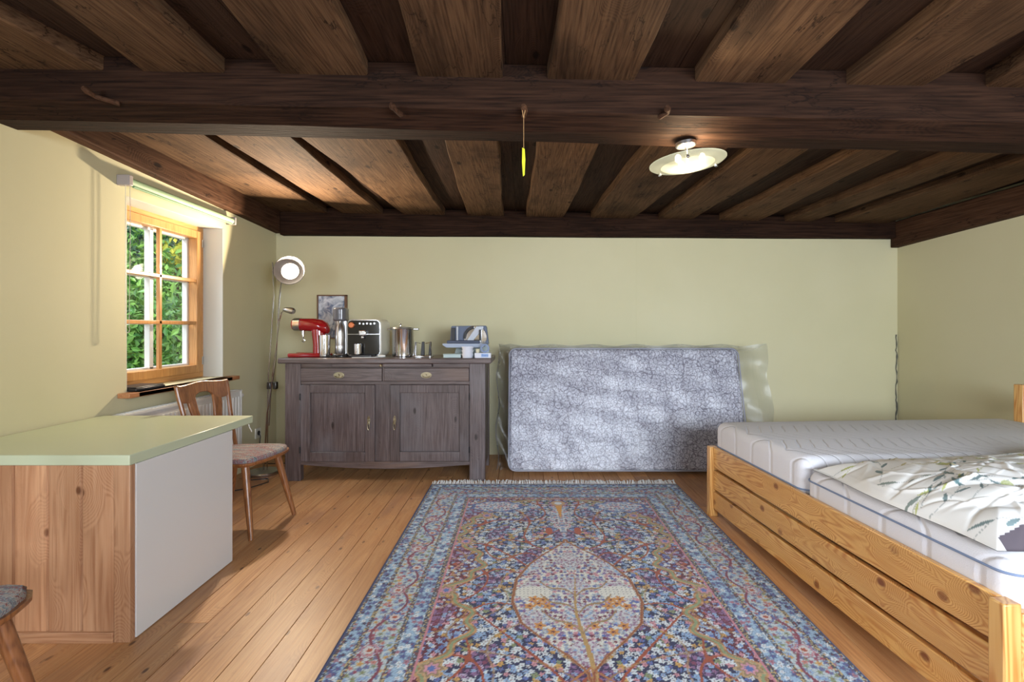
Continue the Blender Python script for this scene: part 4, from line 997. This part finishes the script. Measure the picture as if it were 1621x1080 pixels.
# ------------------------------------------------------------------ mattress wrapped in plastic
def damask():
    m, N, L, P = nm('grey_damask_ticking'); tc = N.new('ShaderNodeTexCoord')
    n = N.new('ShaderNodeTexNoise'); n.inputs['Scale'].default_value = 14; n.inputs['Detail'].default_value = 2; L.new(tc.outputs['Object'], n.inputs['Vector'])
    ad = mixc(N, L, .035, tc.outputs['Object'], n.outputs['Color'], 'ADD')
    vo = N.new('ShaderNodeTexVoronoi'); vo.feature = 'DISTANCE_TO_EDGE'; vo.inputs['Scale'].default_value = 32; L.new(ad, vo.inputs['Vector'])
    v2 = N.new('ShaderNodeTexVoronoi'); v2.inputs['Scale'].default_value = 17; v2.inputs['Randomness'].default_value = .7; L.new(ad, v2.inputs['Vector'])
    line = maprange(N, L, vo.outputs['Distance'], .03, .13, 1, 0)
    rg = M_(N, L, 'MULTIPLY_ADD', M_(N, L, 'SINE', M_(N, L, 'MULTIPLY', v2.outputs['Distance'], 24.)), .5, .5)
    v3 = N.new('ShaderNodeTexVoronoi'); v3.feature = 'DISTANCE_TO_EDGE'; v3.inputs['Scale'].default_value = 7; v3.inputs['Randomness'].default_value = .45; L.new(ad, v3.inputs['Vector'])
    big = maprange(N, L, v3.outputs['Distance'], .0, .07, 1, 0)
    f = M_(N, L, 'MULTIPLY', M_(N, L, 'ADD', M_(N, L, 'MULTIPLY', line, .5), M_(N, L, 'MULTIPLY', rg, .5)), 1.0, clamp=True)
    f = M_(N, L, 'ADD', f, M_(N, L, 'MULTIPLY', big, .35), clamp=True)
    L.new(mixc(N, L, f, srgb(206, 206, 216), srgb(116, 112, 124)), P.inputs['Base Color']); P.inputs['Roughness'].default_value = .8
    b = N.new('ShaderNodeBump'); b.inputs['Strength'].default_value = .4; b.inputs['Distance'].default_value = .005; b.invert = True
    L.new(f, b.inputs['Height']); L.new(b.outputs[0], P.inputs['Normal']); return m
m_dam = damask()
def soft_slab(w_, h, th, r, name, mat, parent, disp=None, n1=60, n2=40, nt=4):
    """pillowy slab in the XZ plane, thickness along Y, base at z=0"""
    bm = bmesh.new(); bmesh.ops.create_cube(bm, size=1)
    me = bpy.data.meshes.new(name)
    for v_ in bm.verts: v_.co = Vector((v_.co.x*w_, v_.co.y*th, (v_.co.z+.5)*h))
    bmesh.ops.bevel(bm, geom=[e_ for e_ in bm.edges], offset=r, segments=4, profile=.5, affect='EDGES')
    bm.to_mesh(me); bm.free(); me.materials.append(mat)
    me.polygons.foreach_set('use_smooth', [True]*len(me.polygons)); me.set_sharp_from_angle(angle=math.radians(50))
    o = bpy.data.objects.new(name, me); col.objects.link(o); o.parent = parent; return o
t = thing('wrapped_mattress', (.875, 4.155, .012), 'grey patterned mattress in clear plastic leaning against the back wall', 'mattress')
tilt = math.radians(-14)
t.rotation_euler = (tilt, 0, 0)
soft_slab(2.0, 1.03, .2, .045, 'mattress_body', m_dam, t)
m_piping = plain('grey_piping', srgb(150, 150, 160), .6)
mb = MB(); o_ = rbox(2.0, 0, 1.03, .06, 6)
mb.tube([(a, -.088, b+.515) for a, b in o_]+[(o_[0][0], -.088, o_[0][1]+.515)], .007, 8); mb.build('piping', m_piping, t)
m_film = glass_mat('clear_plastic_film', (.93, .94, .96, 1), gl=.005, rough=.36, bump=.28, bscale=6)
def film(x0, x1, z0, z1, y, name='plastic_cover'):
    rs = np.random.RandomState(3); nx, nz = 150, 70; V = []
    for j in range(nz+1):
        for i in range(nx+1):
            a, b = i/nx, j/nz; x = x0+(x1-x0)*a; z = z0+(z1-z0)*b
            edge = min(a*2.1, (1-a)*2.1, .25)
            ww = .010*math.sin(x*11+3*math.sin(z*4))+.008*math.sin(x*23+z*9)+.006*math.sin(z*31+x*7)
            fl_ = 1 if (x < -.98 or x > 1.0) else .35
            V.append((x+.012*math.sin(z*14)*(1 if a in (0., 1.) else 0), y-.018+ww*fl_+(.03*math.sin(z*17+x*40) if x < -.99 else 0), z+.008*math.sin(x*17)*(b > .97)))
    F = [(j*(nx+1)+i, j*(nx+1)+i+1, (j+1)*(nx+1)+i+1, (j+1)*(nx+1)+i) for j in range(nz) for i in range(nx)]
    return V, F
mb = MB(); V, F = film(-1.1, 1.22, .006, 1.052, -.12); mb.add(V, F)
V2, F2 = film(-1.1, 1.22, .006, 1.052, -.12); V2 = [(x, .125-(y+.12), z) for x, y, z in V2]; mb.add(V2, F2)
# top closing strip and side closing strips
for i in range(150):
    a = 70*151+i; n0 = len(V); mb.f.append((a, a+1, n0+a+1, n0+a))
for j in range(70):
    a = j*151; n0 = len(V); mb.f.append((a, a+151, n0+a+151, n0+a)); a += 150; mb.f.append((a, a+151, n0+a+151, n0+a))
mb.build('plastic_cover', m_film, t)

# ------------------------------------------------------------------ bed
BR = math.radians(4.0)
u_ = Vector((math.sin(BR), -math.cos(BR), 0))       # along the foot end, towards the camera
bed = thing('pine_bed', (1.218, 3.215, 0), 'large knotty pine bed with three board foot end at the right', 'bed', BR)
# local axes: +x to the head end, -y towards the camera
FW, BLN = 1.86, 2.13
def pinebox(nm_, x0, x1, y0, y1, z0, z1, mat, par=bed, bevel=.004, seed=0): 
    m = MB(); m.box(x0, x1, y0, y1, z0, z1, seed=seed); return m.build(nm_, mat, par, bevel=bevel)
for (y0, z0, z1, x0, s_) in ((0, 0, .447, 0, 1), (-FW, 0, .447, -.0, 2)):
    pinebox('post', -.024, .03, y0-.0 if y0 == 0 else y0, (y0+.045) if y0 else -.045, 0, z1, m_pineZ, seed=s_)
pinebox('post', BLN, BLN+.05, -.06, 0, 0, .83, m_pineZ, seed=4); pinebox('post', BLN, BLN+.05, -FW, -FW+.06, 0, .83, m_pineZ, seed=5)
for k, (z0, z1) in enumerate(((.315, .447), (.178, .298), (.05, .160))):
    pinebox('foot_board', -.0, .024, -FW+.045, -.045, z0, z1, m_pineY, seed=k*1.3+7.1)
pinebox('side_rail', .03, BLN, -.028, -.0, .17, .42, m_pineX, seed=1); pinebox('side_rail', .03, BLN, -FW, -FW+.028, .17, .42, m_pineX, seed=3)
for k, (z0, z1) in enumerate(((.3, .44), (.48, .6), (.64, .79))): pinebox('head_board', BLN+.01, BLN+.035, -FW+.06, -.06, z0, z1, m_pineY, seed=k+20)
for k in range(14): pinebox('slat', .1+k*.14, .17+k*.14, -FW+.03, -.03, .33, .345, m_pineY, seed=k)
pinebox('slat_bearer', .03, BLN-.01, -.06, -.03, .29, .33, m_pineX, seed=8); pinebox('slat_bearer', .03, BLN-.01, -FW+.03, -FW+.06, .29, .33, m_pineX, seed=9); pinebox('slat_bearer', .03, BLN-.01, -FW/2-.03, -FW/2+.03, .29, .33, m_pineX, seed=9)

def quilt_mat():
    m, N, L, P = nm('white_quilted_cover'); tc = N.new('ShaderNodeTexCoord'); sp = N.new('ShaderNodeSeparateXYZ'); L.new(tc.outputs['Object'], sp.inputs[0])
    # stepped wave lines
    wv = M_(N, L, 'SINE', M_(N, L, 'MULTIPLY', sp.outputs[1], 17.)); wv = M_(N, L, 'MULTIPLY', M_(N, L, 'TANGENT', M_(N, L, 'MULTIPLY', wv, 1.1)), .022)
    ph = M_(N, L, 'MULTIPLY', M_(N, L, 'ADD', sp.outputs[0], wv), 13.5)
    f = M_(N, L, 'ABSOLUTE', M_(N, L, 'SUBTRACT', M_(N, L, 'FRACT', ph), .5)); groove = maprange(N, L, f, 0, .12, 0, 1)
    n = N.new('ShaderNodeTexVoronoi'); n.inputs['Scale'].default_value = 220; L.new(tc.outputs['Object'], n.inputs['Vector'])
    h = M_(N, L, 'ADD', groove, M_(N, L, 'MULTIPLY', n.outputs['Distance'], .12))
    b = N.new('ShaderNodeBump'); b.inputs['Strength'].default_value = .7; b.inputs['Distance'].default_value = .006
    L.new(h, b.inputs['Height']); L.new(b.outputs[0], P.inputs['Normal'])
    P.inputs['Base Color'].default_value = srgb(222, 222, 228); P.inputs['Roughness'].default_value = .85; return m
m_q = quilt_mat(); m_blue = plain('blue_piping', srgb(120, 136, 166), .7)
def bed_mattress(x0, x1, y0, y1, z0, z1, label, pz):
    t = thing('mattress', ((x0+x1)/2, (y0+y1)/2, z0), label, 'mattress')
    t.location = Matrix.Rotation(BR, 4, 'Z') @ Vector(((x0+x1)/2, (y0+y1)/2, z0)) + Vector((1.218, 3.215, 0)); t.rotation_euler = (0, 0, BR)
    w_, d, h = x1-x0, y1-y0, z1-z0
    bm = bmesh.new(); bmesh.ops.create_cube(bm, size=1)
    for v_ in bm.verts: v_.co = Vector((v_.co.x*w_, v_.co.y*d, (v_.co.z+.5)*h))
    ed = [e_ for e_ in bm.edges]; bmesh.ops.bevel(bm, geom=ed, offset=.055, segments=6, profile=.5, affect='EDGES')
    me = bpy.data.meshes.new('mattress_cover'); bm.to_mesh(me); bm.free(); me.materials.append(m_q)
    me.polygons.foreach_set('use_smooth', [True]*len(me.polygons))
    o = bpy.data.objects.new('mattress_cover', me); col.objects.link(o); o.parent = t
    r = rbox(w_+.004, 0, d+.004, .056, 8); zz = pz
    mb = MB(); mb.tube([(a, b, zz) for a, b in r]+[(r[0][0], r[0][1], zz)], .004, 8); mb.build('piping', m_blue, t)
    return t
bed_mattress(.028, 2.03, -.915, -.0 + .0, .345, .605, 'white quilted mattress on the far half of the bed', .105)
bed_mattress(.028, 2.03, -1.835, -.92, .345, .56, 'white mattress with blue piping on the near half of the bed under the duvet', .165)

# duvet with leaf print
def make_duvet():
    Lx, Ly = 1.35, .83; nx, ny = 380, 250
    rs = np.random.RandomState(21)
    a = np.linspace(0, 1, nx); b = np.linspace(0, 1, ny); A, B = np.meshgrid(a, b)
    X = A*Lx; Y = B*Ly
    # outline wanders a little
    X = X+.008*np.sin(B*9)*(1-A); Y = Y+.015*np.sin(A*8)*(2*B-1)
    ed = np.minimum(np.minimum(A*Lx, (1-A)*Lx), np.minimum(B*Ly, (1-B)*Ly))
    H = .115*(1-np.exp(-ed/.06))
    H *= .55+.45*(1-np.exp(-A*Lx/.22))
    H += .03*np.sin(A*4.2+.4)*np.sin(B*4.5)
    wr = np.zeros_like(H)
    for k in range(90):
        wx, wy = rs.uniform(0, Lx), rs.uniform(0, Ly); th = rs.uniform(0, math.pi); cv = rs.uniform(-4, 4)
        p = (X-wx)*math.cos(th)+(Y-wy)*math.sin(th); q_ = -(X-wx)*math.sin(th)+(Y-wy)*math.cos(th)+cv*p*p
        ln = rs.uniform(.05, .2); wd = rs.uniform(.005, .016)
        wr += rs.choice([-1, 1])*rs.uniform(.003, .008)*np.exp(-(p/ln)**2-(q_/wd)**2)
    wr += .006*np.sin(X*13+2*np.sin(Y*8))*np.sin(Y*11+1.5*np.sin(X*6))
    # creases that meet near the near corner
    cx, cy = .42, .10; ang = np.arctan2(Y-cy, X-cx); rad = np.hypot(X-cx, Y-cy)
    wr += .022*np.exp(-(rad/.3)**2)*np.abs(np.sin(ang*7+.6))*(rad > .01)
    H = np.clip(H+wr*np.clip(ed/.05, 0, 1), .004, None)
    H[ed < .002] = .003
    c_ = lambda r, g, b_: np.array(srgb(r, g, b_)[:3])
    C = np.broadcast_to(c_(236, 236, 234), H.shape+(3,)).copy()
    def blend(mask, c, al=.85): C[mask] = C[mask]*(1-al)+c*al
    cols = [c_(74, 108, 112), c_(176, 184, 92), c_(104, 124, 116), c_(186, 176, 120), c_(150, 162, 150)]
    for k in range(70):
        ox, oy = rs.uniform(0, Lx), rs.uniform(0, Ly); th = rs.uniform(-.9, .9)+(math.pi if k % 3 == 0 else 0); cv = rs.uniform(-1.6, 1.6); ln = rs.uniform(.18, .36)
        ct = cols[rs.choice(5, p=[.3, .25, .2, .15, .1])]
        t_ = np.linspace(0, 1, 40); px_ = ox+np.cumsum(np.cos(th+cv*t_))*ln/40; py_ = oy+np.cumsum(np.sin(th+cv*t_))*ln/40
        for i in range(40):
            d = np.hypot(X-px_[i], Y-py_[i]); blend(d < .0026, ct*.8, .5)
        for i in range(8, 40, 8):
            sd = 1 if (i//7) % 2 else -1; al = th+cv*t_[i]+sd*rs.uniform(.3, .7); ll = rs.uniform(.014, .032); lw = ll*rs.uniform(.16, .3)
            mx_, my_ = px_[i]+math.cos(al)*ll, py_[i]+math.sin(al)*ll
            p = (X-mx_)*math.cos(al)+(Y-my_)*math.sin(al); q_ = -(X-mx_)*math.sin(al)+(Y-my_)*math.cos(al)
            blend((np.abs(p)/ll)**1.6+(q_/lw)**2 < 1, ct)
        if k % 4 == 0:
            d = np.hypot(X-px_[-1], Y-py_[-1]); blend(d < .016, c_(168, 174, 110), .8)
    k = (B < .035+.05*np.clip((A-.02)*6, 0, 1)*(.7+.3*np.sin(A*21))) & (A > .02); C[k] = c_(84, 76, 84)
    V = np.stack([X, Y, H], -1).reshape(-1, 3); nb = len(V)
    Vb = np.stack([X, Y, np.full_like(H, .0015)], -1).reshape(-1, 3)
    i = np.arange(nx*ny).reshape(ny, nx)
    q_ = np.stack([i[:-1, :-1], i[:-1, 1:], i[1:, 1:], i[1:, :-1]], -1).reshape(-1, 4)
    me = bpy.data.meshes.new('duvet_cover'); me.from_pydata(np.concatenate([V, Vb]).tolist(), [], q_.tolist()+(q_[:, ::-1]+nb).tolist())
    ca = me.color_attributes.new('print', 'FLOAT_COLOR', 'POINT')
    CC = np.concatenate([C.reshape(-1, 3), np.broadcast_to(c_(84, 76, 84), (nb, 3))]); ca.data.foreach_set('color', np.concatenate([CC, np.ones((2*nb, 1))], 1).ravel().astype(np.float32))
    me.polygons.foreach_set('use_smooth', [True]*len(me.polygons))
    m, N, L, P = nm('leaf_print_cotton'); at = N.new('ShaderNodeAttribute'); at.attribute_name = 'print'
    L.new(at.outputs['Color'], P.inputs['Base Color']); P.inputs['Roughness'].default_value = .8
    me.materials.append(m)
    o = bpy.data.objects.new('duvet', me); col.objects.link(o)
    return o
dv = make_duvet()
dv.location = (1.375, 1.43, .561); dv.rotation_euler = (0, 0, BR)
tag(dv, 'crumpled white duvet with green leaf print on the near half of the bed', 'duvet')
